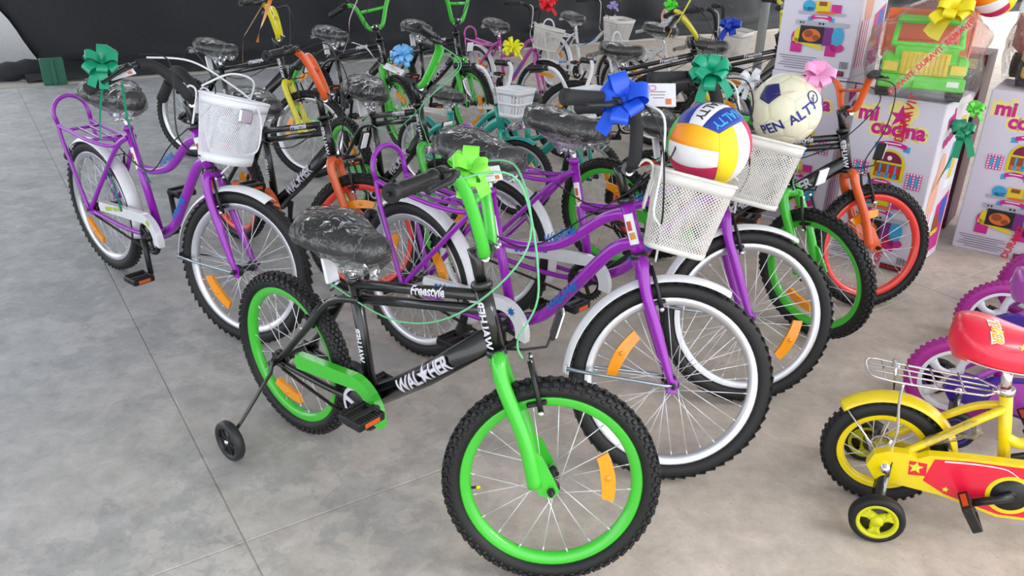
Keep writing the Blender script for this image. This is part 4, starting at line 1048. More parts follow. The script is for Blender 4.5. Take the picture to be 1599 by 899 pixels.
# ------------------------------------------------------------------ balls
def panel_mesh(mb, poly, R, rings=6, drop=.018):
    """spherical panel from a boundary of unit vectors; edges dip into the seam"""
    n = len(poly); c = Vector((0, 0, 0))
    for p in poly: c += p
    c.normalize(); vs = [c*R]
    for j in range(1, rings+1):
        t = j/rings; te = t if j < rings else 1.0
        for p in poly:
            d = c.lerp(p, te*.995).normalized(); vs.append(d*(R*(1-drop*t**9)))
    fs = [(0, 1+k, 1+(k+1) % n) for k in range(n)]
    for j in range(rings-1):
        for k in range(n): a = 1+j*n; fs.append((a+k, a+n+k, a+n+(k+1) % n, a+(k+1) % n))
    mb.add(vs, fs, True); return mb
def cam_axes(p):
    """right, up and towards-camera directions at a real point (used to turn the balls)"""
    z = (Vector((0, 0, CAM_H))-p).normalized(); x = Vector((0, 0, 1)).cross(z).normalized(); return x, z.cross(x), z
def grad_mat(name, c0, c1, axis):
    m = mat(name, c0, .45); nt = m.node_tree; N = nt.nodes; L = nt.links
    tc = N.new('ShaderNodeTexCoord'); dt = N.new('ShaderNodeVectorMath'); dt.operation = 'DOT_PRODUCT'; dt.inputs[1].default_value = axis
    L.new(tc.outputs['Object'], dt.inputs[0]); r = N.new('ShaderNodeMapRange'); r.inputs[1].default_value = -.045; r.inputs[2].default_value = .10; L.new(dt.outputs['Value'], r.inputs[0])
    mx = N.new('ShaderNodeMix'); mx.data_type = 'RGBA'; mx.inputs[6].default_value = rgb(*c0); mx.inputs[7].default_value = rgb(*c1); L.new(r.outputs[0], mx.inputs[0]); L.new(mx.outputs[2], N['Principled BSDF'].inputs['Base Color'])
    return m
def volleyball(p, R, turn, label):
    rt, up, tw = cam_axes(p)
    def ax(deg): a = math.radians(deg+turn); return (rt*math.cos(a)+up*math.sin(a))*.816+tw*.577
    tilt = Matrix.Rotation(-.28, 3, rt) @ Matrix.Rotation(.20, 3, up)
    F_, R_, T_ = tilt @ ax(220), tilt @ ax(-20), tilt @ ax(100)
    root = empty('volleyball', None, Matrix.Translation(p)); tag(root, label, 'ball', 'sports balls')
    wht = mat('ball_white', (238, 238, 240), .45); blu = mat('ball_blue', (34, 62, 160), .45); mag_ = mat('ball_magenta', (196, 30, 84), .45); yel_ = mat('ball_yellow', (255, 222, 34), .45); dk = mat('ball_dark', (120, 20, 50), .45)
    org = grad_mat('ball_orange_yellow', (255, 120, 10), (255, 214, 24), tuple(R_)); grn = mat('ball_green', (60, 190, 70), .45)
    faces = [(F_, R_, T_, (mag_, wht, org)), (R_, T_, F_, (mag_, wht, yel_)), (T_, F_, R_, (blu, wht, blu)), (-F_, R_, T_, (yel_, wht, grn)), (-R_, T_, F_, (org, wht, grn)), (-T_, F_, R_, (blu, wht, yel_))]
    for n, a, b, cols in faces:      # strips run along a, are stacked along b
        for k in range(3):
            b0, b1 = -1+2*k/3, -1+2*(k+1)/3; poly = []
            m = 10
            tn = lambda q: math.tan(q*PI/4)
            for i in range(m): poly.append((n+a*tn(-1+2*i/m)+b*tn(b0)).normalized())
            for i in range(4): poly.append((n+a*1+b*tn(b0+(b1-b0)*i/4)).normalized())
            for i in range(m): poly.append((n+a*tn(1-2*i/m)+b*tn(b1)).normalized())
            for i in range(4): poly.append((n-a*1+b*tn(b1+(b0-b1)*i/4)).normalized())
            mb = MB(); panel_mesh(mb, poly, R, 7, .022); part('panel', mb, cols[k], root)
    def put(s, size, c, xd, m, lift=1.006):
        c = c.normalized(); xd = (xd-c*xd.dot(c)).normalized(); yd = c.cross(xd)
        mb = MB(); text_map(mb, s, size, lambda x, y: (c*R+xd*x+yd*y).normalized()*R*lift, cuts=5, bold=size*.02); part('lettering', mb, m, root)
    put('PENALTY', R*.36, T_+R_*.02-F_*.0, -F_ if False else -(-F_), mat('ball_ink', (20, 22, 40), .4))
    put('PENALTY', R*.34, T_+R_*.62, F_, mat('ball_sky', (70, 170, 235), .4))
    return root
def football(p, R, label):
    rt, up, tw = cam_axes(p); root = empty('football', None, Matrix.Translation(p)); tag(root, label, 'ball', 'sports balls')
    cream = mat('ball_cream', (232, 228, 200), .4, 0, .3); navy = mat('ball_navy', (34, 36, 108), .4)
    ph = (1+5**.5)/2; ico = []
    for s1 in (-1, 1):
        for s2 in (-ph, ph): ico += [V(0, s1, s2), V(s1, s2, 0), V(s2, 0, s1)]
    ico = [q.normalized() for q in ico]; Q = Matrix((rt, up, tw)).transposed() @ (Matrix.Rotation(.5, 3, 'X') @ Matrix.Rotation(.75, 3, 'Y') @ Matrix.Rotation(.2, 3, 'Z'))
    ico = [Q @ q for q in ico]; d0 = min((ico[0]-q).length for q in ico[1:])
    nb = [[j for j in range(12) if j != i and (ico[i]-ico[j]).length < d0*1.1] for i in range(12)]
    def ring(pts, c):
        x = (pts[0]-c*pts[0].dot(c)).normalized(); y = c.cross(x); pts = sorted(pts, key=lambda q: math.atan2(q.dot(y), q.dot(x))); out = []
        for i, a in enumerate(pts):
            b = pts[(i+1) % len(pts)]
            for k in range(4): out.append(a.lerp(b, k/4).normalized())
        return out
    for i in range(12):
        mb = MB(); panel_mesh(mb, ring([ico[i].lerp(ico[j], 1/3) for j in nb[i]], ico[i]), R, 6, .02)
        c2 = (ico[i].dot(rt), ico[i].dot(up))
        part('panel', mb, navy if (c2[0] < -.30 or c2[0] > .80) else cream, root)
    for i in range(12):
        for j in nb[i]:
            for k in nb[i]:
                if i < j < k and k in nb[j]:
                    c = (ico[i]+ico[j]+ico[k]).normalized(); pts = []
                    for a, b in ((i, j), (j, k), (k, i)): pts += [ico[a].lerp(ico[b], 1/3), ico[a].lerp(ico[b], 2/3)]
                    mb = MB(); panel_mesh(mb, ring(pts, c), R, 6, .02); part('panel', mb, cream, root)
    ink = mat('ball_ink_navy', (34, 40, 130), .4)
    def put(s, size, cx, cy, rot, bold=.012):
        c = (rt*cx+up*cy+tw*math.sqrt(max(.05, 1-cx*cx-cy*cy))).normalized(); xd = rt*math.cos(rot)+up*math.sin(rot); xd = (xd-c*xd.dot(c)).normalized(); yd = c.cross(xd)
        mb = MB(); text_map(mb, s, size, lambda x, y: (c*R+xd*x+yd*y).normalized()*R*1.008, cuts=5, bold=size*bold*2); part('lettering', mb, ink, root)
    put('ALTY', R*.42, .50, -.05, .62); put('PEN', R*.42, -.30, -.55, .62); put('5', R*.20, .66, .38, -.3)
    mb = MB(); c = (rt*.66+up*.38+tw*.648).normalized(); xd = c.orthogonal().normalized(); yd = c.cross(xd)
    mb.tube([(c*R+(xd*math.cos(2*PI*k/24)+yd*math.sin(2*PI*k/24))*R*.17).normalized()*R*1.006 for k in range(24)], R*.018, 6, closed=True); part('number_ring', mb, ink, root)
    return root
def spot(u, v, Y): return at(u, v, Y=Y)
volleyball(spot(1107, 226, 2.27), .118, 0, 'orange, blue and white volleyball sitting in the front wire basket')
football(spot(1227, 170, 2.75), .118, 'cream football with navy lettering sitting in the second wire basket')
volleyball(spot(1553, -8, 4.05), .10, 40, 'white and yellow ball on top of the bagged toy truck')

# ------------------------------------------------------------------ bows and tags
def bow(p, size, col, label, n=7, wid=.22, seed=0, tails=2, normal=None, flat=.55, tail_len=1., card=None):
    r = random.Random(seed); m = mat('ribbon_%d_%d_%d' % col, col, .3, 0, .3)
    rt, up, tw = cam_axes(p); N_ = Vector(normal) if normal else (tw*.8+up*.6).normalized(); X_ = rt-N_*rt.dot(N_); X_.normalize(); Y_ = N_.cross(X_)
    root = empty('ribbon_bow', None, Matrix.Translation(p)); tag(root, label, 'bow', 'gift ribbon bows')
    L = size/2
    for k in range(n):
        a = 2*PI*k/n+r.uniform(-.2, .2); el = r.uniform(.1, .75) if k % 2 else r.uniform(.35, 1.1)
        d = (X_*math.cos(a)+Y_*math.sin(a))*math.cos(el)+N_*math.sin(el)*flat; d.normalize()
        w = d.cross(N_).normalized(); nn = w.cross(d).normalized(); l = L*r.uniform(.75, 1.05); hh = l*r.uniform(.30, .42)
        path = spl([V(0, 0, 0), d*l*.45+nn*hh*.8, d*l*.88+nn*hh*.75, d*l+nn*hh*.1, d*l*.82-nn*hh*.35, d*l*.4-nn*hh*.25, V(0, 0, 0)], 4)
        wv = [w*(size*wid/2*(.35+.65*min(1, math.sin(PI*i/(len(path)-1))*1.8))) for i in range(len(path))]
        mb = MB(); mb.strip(path, wv); part('loop', mb, m, root)
    for k in range(tails):
        a = r.uniform(3.6, 5.8); d = X_*math.cos(a)+Y_*math.sin(a); l = L*1.15*tail_len
        path = spl([V(0, 0, 0), d*l*.4+N_*.01, d*l*.8-V(0, 0, l*.1), d*l-V(0, 0, l*.25)], 4); w = d.cross(N_).normalized()
        mb = MB(); mb.strip(path, w*size*wid*.42); part('tail', mb, m, root)
    mb = MB(); mb.tube([N_*-.01*size/.1*.3, N_*size*.10], [size*.07, size*.05], 10); part('knot', mb, m, root)
    return root
def gift_tag(p, w, h, rot, label, normal=None):
    rt, up, tw = cam_axes(p); c, s = math.cos(rot), math.sin(rot); X_ = (rt*c+up*s); N_ = (tw*.7+up*.7).normalized() if normal is None else Vector(normal); X_ = (X_-N_*X_.dot(N_)).normalized(); Y_ = N_.cross(X_)
    root = part('gift_tag', MB().box((0, 0, 0), (w, h, .0012), None), CARD, None, Matrix.Translation(p) @ Matrix((X_, Y_, N_)).transposed().to_4x4()); tag(root, label, 'tag', 'white gift tags')
    def pr(mb):
        for k in range(3): mb.box((-.02*w+.03*w*k, .12*h-k*.13*h, .0008), (w*(.5-.1*k), h*.03, .0004))
    mb = MB(); pr(mb); part('print_lines', mb, mat('tag_ink', (150, 120, 120), .6), root); mb = MB(); mb.lathe([(h*.10, .0), (h*.12, .0), (h*.12, .0008), (h*.10, .0008)], 16, M=Matrix.Translation((-.12*w, .28*h, .0012)) @ Matrix.Rotation(PI/2, 4, 'X'), closed_prof=True); part('print_ring', mb, mat('tag_pink', (200, 110, 140), .6), root)
    mb = MB(); mb.box((w*.3, -h*.3, .0008), (w*.16, h*.25, .0004)); part('print_mark', mb, mat('tag_orange', (226, 130, 90), .6), root)
    return root
TEALB, BLUEB, LIME = (14, 150, 110), (24, 84, 220), (130, 232, 70)
bow(spot(160, 100, 2.80), .135, TEALB, 'teal ribbon bow on the handlebar of the leftmost purple bicycle', 8, .26, 1, 2)
gift_tag(spot(188, 112, 2.83), .085, .055, .45, 'white gift tag under the teal bow at far left')
bow(spot(628, 90, 3.62), .125, (110, 180, 235), 'light blue frilly ribbon bow on a green handlebar', 14, .16, 2, 0)
gift_tag(spot(615, 108, 3.60), .09, .035, -.7, 'white gift tag below the light blue bow')
bow(spot(733, 266, 1.72), .105, LIME, 'lime green ribbon bow on the handlebar of the nearest bicycle', 8, .34, 3, 2)
gift_tag(spot(762, 272, 1.75), .06, .045, .3, 'white gift tag beside the lime green bow on the nearest bicycle')
bow(spot(800, 76, 4.45), .125, (232, 228, 30), 'yellow curly ribbon bow on the white handlebar', 16, .10, 4, 1)
bow(spot(974, 160, 2.14), .155, BLUEB, 'large royal blue ribbon bow on the front purple bicycle', 7, .30, 5, 2)
gift_tag(spot(1026, 148, 2.22), .10, .085, .1, 'white gift tag behind the royal blue bow')
bow(spot(1110, 116, 2.58), .145, (16, 160, 120), 'teal ribbon bow on the second purple bicycle above the volleyball', 9, .24, 6, 2)
bow(spot(1276, 118, 2.74), .13, (240, 160, 205), 'pink ribbon bow on the cream football', 8, .26, 7, 1)
bow(spot(1172, 128, 2.85), .10, (228, 228, 234), 'white ribbon bow beside the cream football', 5, .22, 8, 2)
bow(spot(855, 8, 6.55), .16, (225, 24, 40), 'red ribbon bow on the pink bicycle', 9, .18, 9, 1)
bow(spot(957, 10, 7.3), .10, (170, 150, 215), 'lilac ribbon bow on the white bicycle in the back row', 6, .2, 10, 2)
bow(spot(1140, 42, 6.1), .17, (26, 70, 200), 'blue ribbon bow above the grey wire basket in the back row', 6, .26, 11, 2)
# ------------------------------------------------------------------ toy boxes
PRN = dict(mag=mat('print_magenta', (206, 32, 140), .5), yel=mat('print_yellow', (226, 208, 40), .5), cyan=mat('print_cyan', (60, 168, 215), .5), pale=mat('print_pale_yellow', (244, 232, 150), .5),
           mar=mat('print_maroon', (128, 24, 70), .5), brn=mat('print_brown', (150, 74, 30), .5), org=mat('print_orange', (222, 112, 50), .5), wht=mat('print_white', (240, 240, 244), .5), ink=mat('print_ink', (112, 108, 122), .6),
           red=mat('print_red', (222, 30, 44), .5), blk=mat('print_black', (30, 26, 30), .5), grey=mat('print_grey', (176, 178, 190), .5), skin=mat('print_skin', (232, 176, 150), .55), pur=mat('print_purple', (120, 40, 130), .5), blue=mat('print_blue', (40, 90, 190), .5), grn=mat('print_green', (90, 190, 70), .5))
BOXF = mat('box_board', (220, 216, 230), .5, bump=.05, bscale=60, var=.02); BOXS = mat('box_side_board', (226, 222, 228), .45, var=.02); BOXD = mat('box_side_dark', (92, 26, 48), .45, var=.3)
def ell(cx, cy, rx, ry, a0=0, a1=2*PI, n=20): return [(cx+rx*math.cos(a0+(a1-a0)*i/n), cy+ry*math.sin(a0+(a1-a0)*i/n)) for i in range(n+(0 if abs(a1-a0-2*PI) < 1e-6 else 1))]
def rc(cx, cy, w, h, sk=0.): return [(cx-w/2, cy-h/2), (cx+w/2, cy-h/2), (cx+w/2+sk, cy+h/2), (cx-w/2+sk, cy+h/2)]
def banner(cx, cy, w, h=.022): return [(cx-w/2+w*i/8, cy-h/2+.012*math.sin(PI*i/8)) for i in range(9)]+[(cx+w/2-w*i/8, cy+h/2+.012*math.sin(PI*i/8)) for i in range(9)]
class Face:
    """flat print on one side of a box: x across, y up, layers stacked a fraction of a millimetre apart"""
    def __init__(s, parent, o, u, n): s.p, s.o, s.u, s.n, s.k = parent, Vector(o), Vector(u), Vector(n), 0
    def add(s, name, polys, m):
        s.k += 1; e = .0004+.0002*s.k
        if 1 < len(polys) <= 6:
            s.k -= 1; k0 = s.k
            for pl in polys: s.k = k0; o = s.add(name, [pl], m)
            return o
        mb = MB()
        for pl in polys: mb.add([s.o+s.u*x+V(0, 0, y)+s.n*e for x, y in pl], [tuple(range(len(pl)))], False)
        o = part(name, mb, PRN[m] if isinstance(m, str) else m, s.p)
        if len(polys) > 1: o['kind'] = 'stuff'
        return o
    def text(s, name, t, size, cx, cy, m, rot=0., **k):
        s.k += 1; e = .0004+.0002*s.k; c, sn = math.cos(rot), math.sin(rot); mb = MB()
        text_map(mb, t, size, lambda x, y: s.o+s.u*(cx+x*c-y*sn)+V(0, 0, cy+x*sn+y*c)+s.n*e, cuts=1, **k)
        return part(name, mb, PRN[m] if isinstance(m, str) else m, s.p)
def oven_print(F, cx, cy, k=1.):
    F.add('oven_print', [rc(cx-.105*k, cy-.045*k, .06*k, .06*k), rc(cx+.075*k, cy-.05*k, .055*k, .06*k), ell(cx+.105*k, cy-.035*k, .035*k, .022*k), ell(cx-.12*k, cy, .018*k, .03*k)], 'mag')
    F.add('oven_print', [rc(cx+.05*k, cy+.015*k, .045*k, .09*k)], 'pur'); F.add('oven_print', [ell(cx+.10*k, cy+.02*k, .03*k, .045*k)], 'cyan')
    F.add('oven_print', [rc(cx+.01*k, cy+.075*k, .27*k, .022*k)], 'grey'); F.add('oven_print', [ell(cx-.105*k, cy+.01*k, .02*k, .04*k), [(cx-.13*k, cy-.02*k), (cx+.03*k, cy-.055*k), (cx+.03*k, cy-.035*k), (cx-.13*k, cy)]], 'yel')
    F.add('oven_print', [rc(cx-.035*k, cy+.018*k, .125*k, .085*k)], 'blk'); F.add('food_print', [ell(cx-.035*k, cy+.015*k, .048*k, .032*k)], 'org'); F.add('food_print', [ell(cx-.05*k, cy+.022*k, .024*k, .018*k), ell(cx-.01*k, cy+.005*k, .018*k, .014*k)], 'brn')
    F.add('knob_print', [ell(cx-.10*k, cy+.075*k, .005*k, .005*k, n=8), ell(cx-.085*k, cy+.075*k, .005*k, .005*k, n=8), ell(cx+.0*k, cy+.075*k, .006*k, .006*k, n=8), ell(cx+.018*k, cy+.075*k, .006*k, .006*k, n=8)], 'blk')
def toy_box(FL, z0, u, w, d, h, label, side='photo', tape=True):
    u = Vector((*u, 0)).normalized(); n = V(u.y, -u.x, 0); FL = Vector((*FL, z0)); root = empty('toy_box', None, Matrix.Translation(FL)); tag(root, label, 'box', 'printed cardboard toy boxes')
    RB = Matrix((u, -n, V(0, 0, 1))).transposed()
    part('carton', MB().box(u*w/2-n*d/2+V(0, 0, h/2), (w, d, h), RB, .003), BOXF, root)
    F = Face(root, V(0, 0, 0), u, n); cx = w*.52
    F.text('logo_backing', 'mi  \u2665', .095, cx-.06, h*.905, 'pale', bold=.016); F.text('logo_backing', 'cocina', .095, cx+.01, h*.825, 'pale', bold=.016)
    F.text('logo', 'mi  \u2605', .095, cx-.06, h*.905, 'mag', bold=.004); F.text('logo', 'cocina', .095, cx+.01, h*.825, 'mag', bold=.004)
    for cy, ww, dx in ((h*.73, .13, 0), (h*.505, .10, -.02), (h*.335, .11, 0)):
        F.add('ribbon_print', [[(cx+dx-ww*.62, cy-.022), (cx+dx-ww*.38, cy-.018), (cx+dx-ww*.38, cy+.008), (cx+dx-ww*.62, cy+.006)], [(cx+dx+ww*.62, cy-.022), (cx+dx+ww*.38, cy-.018), (cx+dx+ww*.38, cy+.008), (cx+dx+ww*.62, cy+.006)]], 'cyan')
        F.add('ribbon_print', [banner(cx+dx, cy, ww)], 'mag'); F.add('ribbon_lettering', [rc(cx+dx, cy+.011, ww*.6, .005)], 'wht')
    cy = h*.60
    F.add('window_print', [[(cx-.075, cy-.055), (cx+.075, cy-.055)]+ell(cx, cy+.015, .075, .075, 0, PI, 12)], 'yel')
    F.add('window_print', [[(cx-.06, cy-.045), (cx+.06, cy-.045), (cx+.06, cy+.02), (cx-.06, cy+.02)]], 'brn'); F.add('food_print', [ell(cx+.03, cy-.005, .026, .022)], 'red'); F.add('food_print', [rc(cx-.02, cy-.032, .07, .02)], 'org')
    F.add('window_print', [[(cx-.058, cy+.03), (cx+.058, cy+.03)]+ell(cx, cy+.03, .058, .05, 0, PI, 10)], 'mar'); F.add('clock_print', [ell(cx, cy+.05, .011, .011)], 'wht')
    F.add('utensil_print', [rc(cx+q, cy-.005, .009, .055) for q in (-.035, 0, .035)]+[ell(cx+q, cy-.035, .01, .013) for q in (-.035, 0, .035)], 'cyan')
    for mx, my in ((cx-.125, cy-.02), (cx+.125, cy-.04)):
        F.add('mat_print', [rc(mx, my, .07, .075)], 'mag'); F.add('mat_print', [rc(mx-.028+.014*i, my-.03+.0125*j, .008, .0075) for i in range(5) for j in range(6)], 'wht'); F.add('mat_print', [rc(mx+q, my, .013, .05) for q in (-.014, .014)], 'cyan')
    ty = h*.42
    F.add('tray_print', [rc(cx, ty-.045, .24, .014)], 'grey'); F.add('toaster_print', [rc(cx+.0, ty-.012, .07, .055)], 'yel'); F.add('kettle_print', [ell(cx-.07, ty-.012, .032, .028), rc(cx-.07, ty-.028, .055, .02)], 'cyan'); F.add('pot_print', [rc(cx+.07, ty-.018, .05, .04)], 'mag'); F.add('food_print', [ell(cx+.02, ty-.04, .05, .008)], 'org'); F.add('toaster_print', [rc(cx, ty+.002, .04, .02)], 'brn')
    oven_print(F, cx, h*.215)
    F.add('small_print', [rc(w*.30+.02*(i % 2)*.5, h*.10-i*.012, w*.50-(.05 if i % 3 == 2 else 0), .0035) for i in range(6)], 'ink')
    F.add('barcode', [rc(w*.86+.005*i, h*.075, .0018 if i % 3 else .003, .035) for i in range(9)], 'blk')
    F.add('maker_label', [rc(w*.80, h*.024, .10, .026)], 'blk'); F.text('maker_lettering', 'DURAVIT', .022, w*.80, h*.024, 'red', bold=.0006)
    if tape: F.text('tape_lettering', 'DURAVIT', .055, cx+.035, h*.90, 'red', rot=1.45, bold=.001); F.text('tape_lettering', 'DURAVIT', .045, cx+.05, h*.11, 'red', rot=1.35, bold=.001)
    # side face
    S = Face(root, u*w, -n, u)
    if side == 'photo':
        S.add('side_panel', [rc(d/2, h/2, d*.98, h*.98)], BOXS)
        S.add('side_print', [[(d*.55, h*.05), (d*.95, h*.05), (d*.95, h*.42), (d*.55, h*.36)]], 'mag'); S.add('side_print', [rc(d*.82, h*.30, d*.2, h*.16)], 'blue'); S.add('side_print', [rc(d*.78, h*.48, d*.36, h*.06)], 'wht')
        S.add('child_print', [ell(d*.28, h*.45, d*.15, h*.16)], 'skin'); S.add('child_print', [ell(d*.34, h*.62, d*.12, h*.08)], 'skin'); S.add('side_print', [rc(d*.62, h*.66, d*.18, h*.16, .03)], 'cyan'); S.add('side_print', [rc(d*.74, h*.62, d*.12, h*.22, .03), rc(d*.8, h*.85, d*.2, h*.06)], 'yel')
        S.add('child_print', [rc(d*.25, h*.20, d*.34, h*.28)], 'wht'); S.add('child_print', [rc(d*.10+d*.08*i, h*.20, d*.03, h*.28) for i in range(4)], 'mag'); S.add('side_print', [rc(d*.66, h*.24, d*.22, h*.10)], 'brn'); S.add('side_print', [rc(d*.66, h*.18, d*.26, h*.03)], 'yel')
        S.text('logo', 'mi', .10, d*.3, h*.90, 'mag', rot=.3, bold=.005); S.text('logo', 'cocina', .075, d*.38, h*.80, 'mag', rot=.3, bold=.004); S.add('side_print', [ell(d*.74, h*.72, d*.08, h*.03)], 'grn')
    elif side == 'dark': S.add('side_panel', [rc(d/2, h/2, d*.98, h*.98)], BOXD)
    # flap line on top
    part('flap_seam', MB().box(u*w/2-n*d/2+V(0, 0, h+.0004), (w*.99, .003, .0008), RB), PRN['ink'], root)
    return root
HB = .825
toy_box((1.615, 3.905), 0, (.75, -.66), .40, .44, HB, 'toy kitchen box in front, carrying the bagged green truck')
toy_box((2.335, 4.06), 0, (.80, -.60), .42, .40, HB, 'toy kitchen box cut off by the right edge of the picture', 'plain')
toy_box((1.38, 4.50), 0, (.78, -.62), .40, .42, HB, 'lower toy kitchen box hidden behind the orange handlebar', 'photo')
toy_box((1.385, 4.495), HB+.002, (.78, -.62), .40, .42, HB, 'upper toy kitchen box stacked behind the pink bow', 'photo', False)
# a maroon and blue box in the gap
def maroon_box():
    root = empty('maroon_toy_box', None, Matrix.Translation((2.02, 4.62, 0))); tag(root, 'maroon and blue toy box in the gap between the two front boxes', 'box', 'printed cardboard toy boxes')
    u = Vector((.80, -.60, 0)); n = V(u.y, -u.x, 0); RB = Matrix((u, -n, V(0, 0, 1))).transposed(); w, d, h = .50, .3, .95
    part('carton', MB().box(u*w/2-n*d/2+V(0, 0, h/2), (w, d, h), RB, .003), BOXD, root); F = Face(root, V(0, 0, 0), u, n)
    F.add('blue_print', [rc(.34, .62, .14, .12), rc(.40, .30, .10, .16)], 'blue'); F.add('black_print', [rc(.30, .80, .34, .10)], 'blk'); F.add('yellow_print', [rc(.36, .90, .2, .05)], 'yel'); F.add('magenta_print', [rc(.30, .46, .2, .10), rc(.42, .12, .14, .12)], 'mag')
maroon_box()
# ------------------------------------------------------------------ toy trucks in clear bags
def toy_truck(P, T, label, body, bed, k=1.):
    root = empty('toy_truck', None, Matrix.Translation(P) @ Matrix.Rotation(T, 4, 'Z') @ Matrix.Scale(k, 4)); tag(root, label, 'toy truck', 'plastic toy trucks')
    yl = mat('truck_yellow', (232, 204, 40), .35); w = .37      # front faces -y
    cab = empty('cab', root)
    part('bumper', MB().box((0, -.02, .085), (w, .045, .06), None, .008), body, cab); part('tow_lug', MB().box((0, -.045, .078), (.07, .02, .035), None, .004), body, cab)
    mb = MB(); mb.box((0, .07, .15), (w*.94, .16, .09), None, .012); part('nose', mb, body, cab)
    mb = MB(); mb.prism([(-.005, .19), (.16, .19), (.16, .245), (.05, .235)], lambda y, z: V(-w*.36, y, z), lambda y, z: V(w*.36, y, z)); part('hood', mb, body, cab)
    for s in (-1, 1):
        part('wing', MB().box((s*w*.42, .06, .16), (w*.15, .16, .085), None, .015), body, cab); part('headlight', MB().box((s*w*.385, -.018, .150), (.065, .02, .045), None, .004), yl, cab)
    part('grille_frame', MB().box((0, -.012, .168), (.205, .02, .105), None, .004), yl, cab)
    for i in range(10): part('grille_slat', cached('slat', lambda mb: mb.box((0, 0, 0), (.010, .012, .092), None, .003)), yl, cab, Matrix.Translation((-.088+.0195*i, -.024, .168)))
    for s in (-1, 1): part('pillar', MB().tube([V(s*w*.40, .10, .23), V(s*w*.37, .16, .335)], .013, 8), body, cab)
    part('sill', MB().box((0, .10, .238), (w*.84, .03, .025), None, .005), body, cab); part('roof', MB().box((0, .20, .345), (w*.80, .13, .03), None, .012), body, cab); part('cab_back', MB().box((0, .255, .25), (w*.82, .02, .18), None, .004), bed, cab); part('seat', MB().box((0, .20, .225), (w*.74, .09, .05), None, .01), bed, cab)
    bd = empty('dump_bed', root)
    part('bed_floor', MB().box((0, .40, .16), (w, .27, .03), None, .004), bed, bd); part('bed_front', MB().box((0, .275, .27), (w*1.06, .02, .23), None, .006), bed, bd); part('bed_back', MB().box((0, .53, .24), (w*1.04, .02, .17), None, .006), bed, bd)
    for s in (-1, 1): part('bed_side', MB().box((s*w*.51, .40, .25), (.02, .27, .19), None, .006), bed, bd)
    part('chassis', MB().box((0, .27, .10), (w*.6, .5, .05), None, .006), DGREY, root)
    for x in (-1, 1):
        for y in (.07, .40):
            wh = part('wheel', cached('truckwheel', lambda mb: [mb.lathe([(.02, -.035), (.055, -.035), (.065, -.025), (.065, .025), (.055, .035), (.02, .035)], 28, closed_prof=True), [mb.box((.066*math.cos(PI*i/8), 0, .066*math.sin(PI*i/8)), (.008, .06, .012), Matrix.Rotation(-PI*i/8, 3, 'Y')) for i in range(16)]] and None), RUBBER, root, Matrix.Translation((x*w*.42, y, .066)) @ Matrix.Rotation(PI/2, 4, 'Z'))
            part('wheel_cap', cached('truckcap', lambda mb: mb.lathe([(0, -.02), (.024, -.02), (.024, .02), (0, .02)], 16)), yl, wh)
    part('price_sticker', MB().box((w*.36, -.0435, .09), (.05, .001, .024)), CARD, root)
    return root
def gift_bag(P, size, T, label, seed, neck=(0, 0)):
    mb = MB(); n, m = 40, 26; vs = []; sx, sy, sz = size
    for j in range(m+1):
        t = j/m
        for i in range(n):
            a = 2*PI*i/n; k = 3.2; c, s = math.cos(a), math.sin(a); den = (abs(c)**k+abs(s)**k)**(1/k)
            pr = (1-max(0, (t-.62)/.38)**1.6*.8)*(.93+.07*math.sin(PI*min(1, t*2)))
            x, y = c/den*sx/2*pr, s/den*sy/2*pr; z = sz*t
            q = .028*noise.noise((x*9+seed, y*9, z*9))+.014*noise.noise((x*24, y*24+seed, z*20))
            f = 1+q*4*(min(1, t*4)); vs.append(V(x*f+neck[0]*max(0, t-.6), y*f+neck[1]*max(0, t-.6), z+(.0 if t == 0 else q*.5)))
    fs = [(j*n+i, j*n+(i+1) % n, (j+1)*n+(i+1) % n, (j+1)*n+i) for j in range(m) for i in range(n)]+[tuple(m*n+i for i in range(n))]
    mb.add(vs, fs); o = part('gift_bag', mb, BAG, None, Matrix.Translation(P) @ Matrix.Rotation(T, 4, 'Z')); return tag(o, label, 'plastic bag', 'clear gift bags')
TGREEN = mat('truck_green', (96, 214, 52), .35); TORANGE = mat('truck_orange', (240, 104, 50), .4)
TP = V(1.80, 3.70, HB+.006); TA = math.atan2(-.40, .92)
toy_truck(TP, TA, 'green and orange toy dump truck with yellow grille inside the clear bag', TGREEN, TORANGE, .95)
gift_bag(TP+V(.09, .20, .0), (.50, .62, .43), TA, 'clear plastic gift bag wrapped around the green toy truck', 3, (.1, .1))
toy_truck(V(2.62, 4.02, HB+.006), TA, 'yellow toy dump truck on the rightmost box', mat('truck_yellow_body', (230, 190, 40), .4), mat('truck_brown', (186, 96, 80), .45), .9)
gift_bag(V(2.70, 4.20, HB+.002), (.46, .58, .55), TA, 'clear plastic gift bag at the right edge around the yellow truck', 8, (-.1, .1))
bow(spot(1487, 20, 3.72), .20, (245, 226, 30), 'yellow ribbon bow on top of the green truck bag', 8, .26, 12, 2)
gift_tag(spot(1487, 27, 3.70), .085, .03, -.15, 'white gift tag on the bag of the green truck', None)
mb = MB(); text_map(mb, 'DURAVIT  DURAVIT  DURAVIT', .030, lambda x, y: V(0, 0, 0)+Vector((x, y, 0)), cuts=1, bold=.0008)
tp = spot(1452, 90, 3.56); rt_, up_, tw_ = cam_axes(tp)
tape = part('printed_tape', MB().box((0, 0, 0), (.40, .045, .0006)), FILM, None, Matrix.Translation(tp) @ Matrix(((rt_*.62+up_*.78), (up_*.62-rt_*.78), tw_)).transposed().to_4x4()); tag(tape, 'clear tape with red lettering across the green truck bag', 'tape')
part('lettering', mb, PRN['red'], tape, Matrix.Translation((0, 0, .0008)))
bow(spot(1503, 205, 3.70), .125, (12, 140, 96), 'dark green ribbon bow on the side of the front toy box', 7, .30, 13, 2, tail_len=1.6)
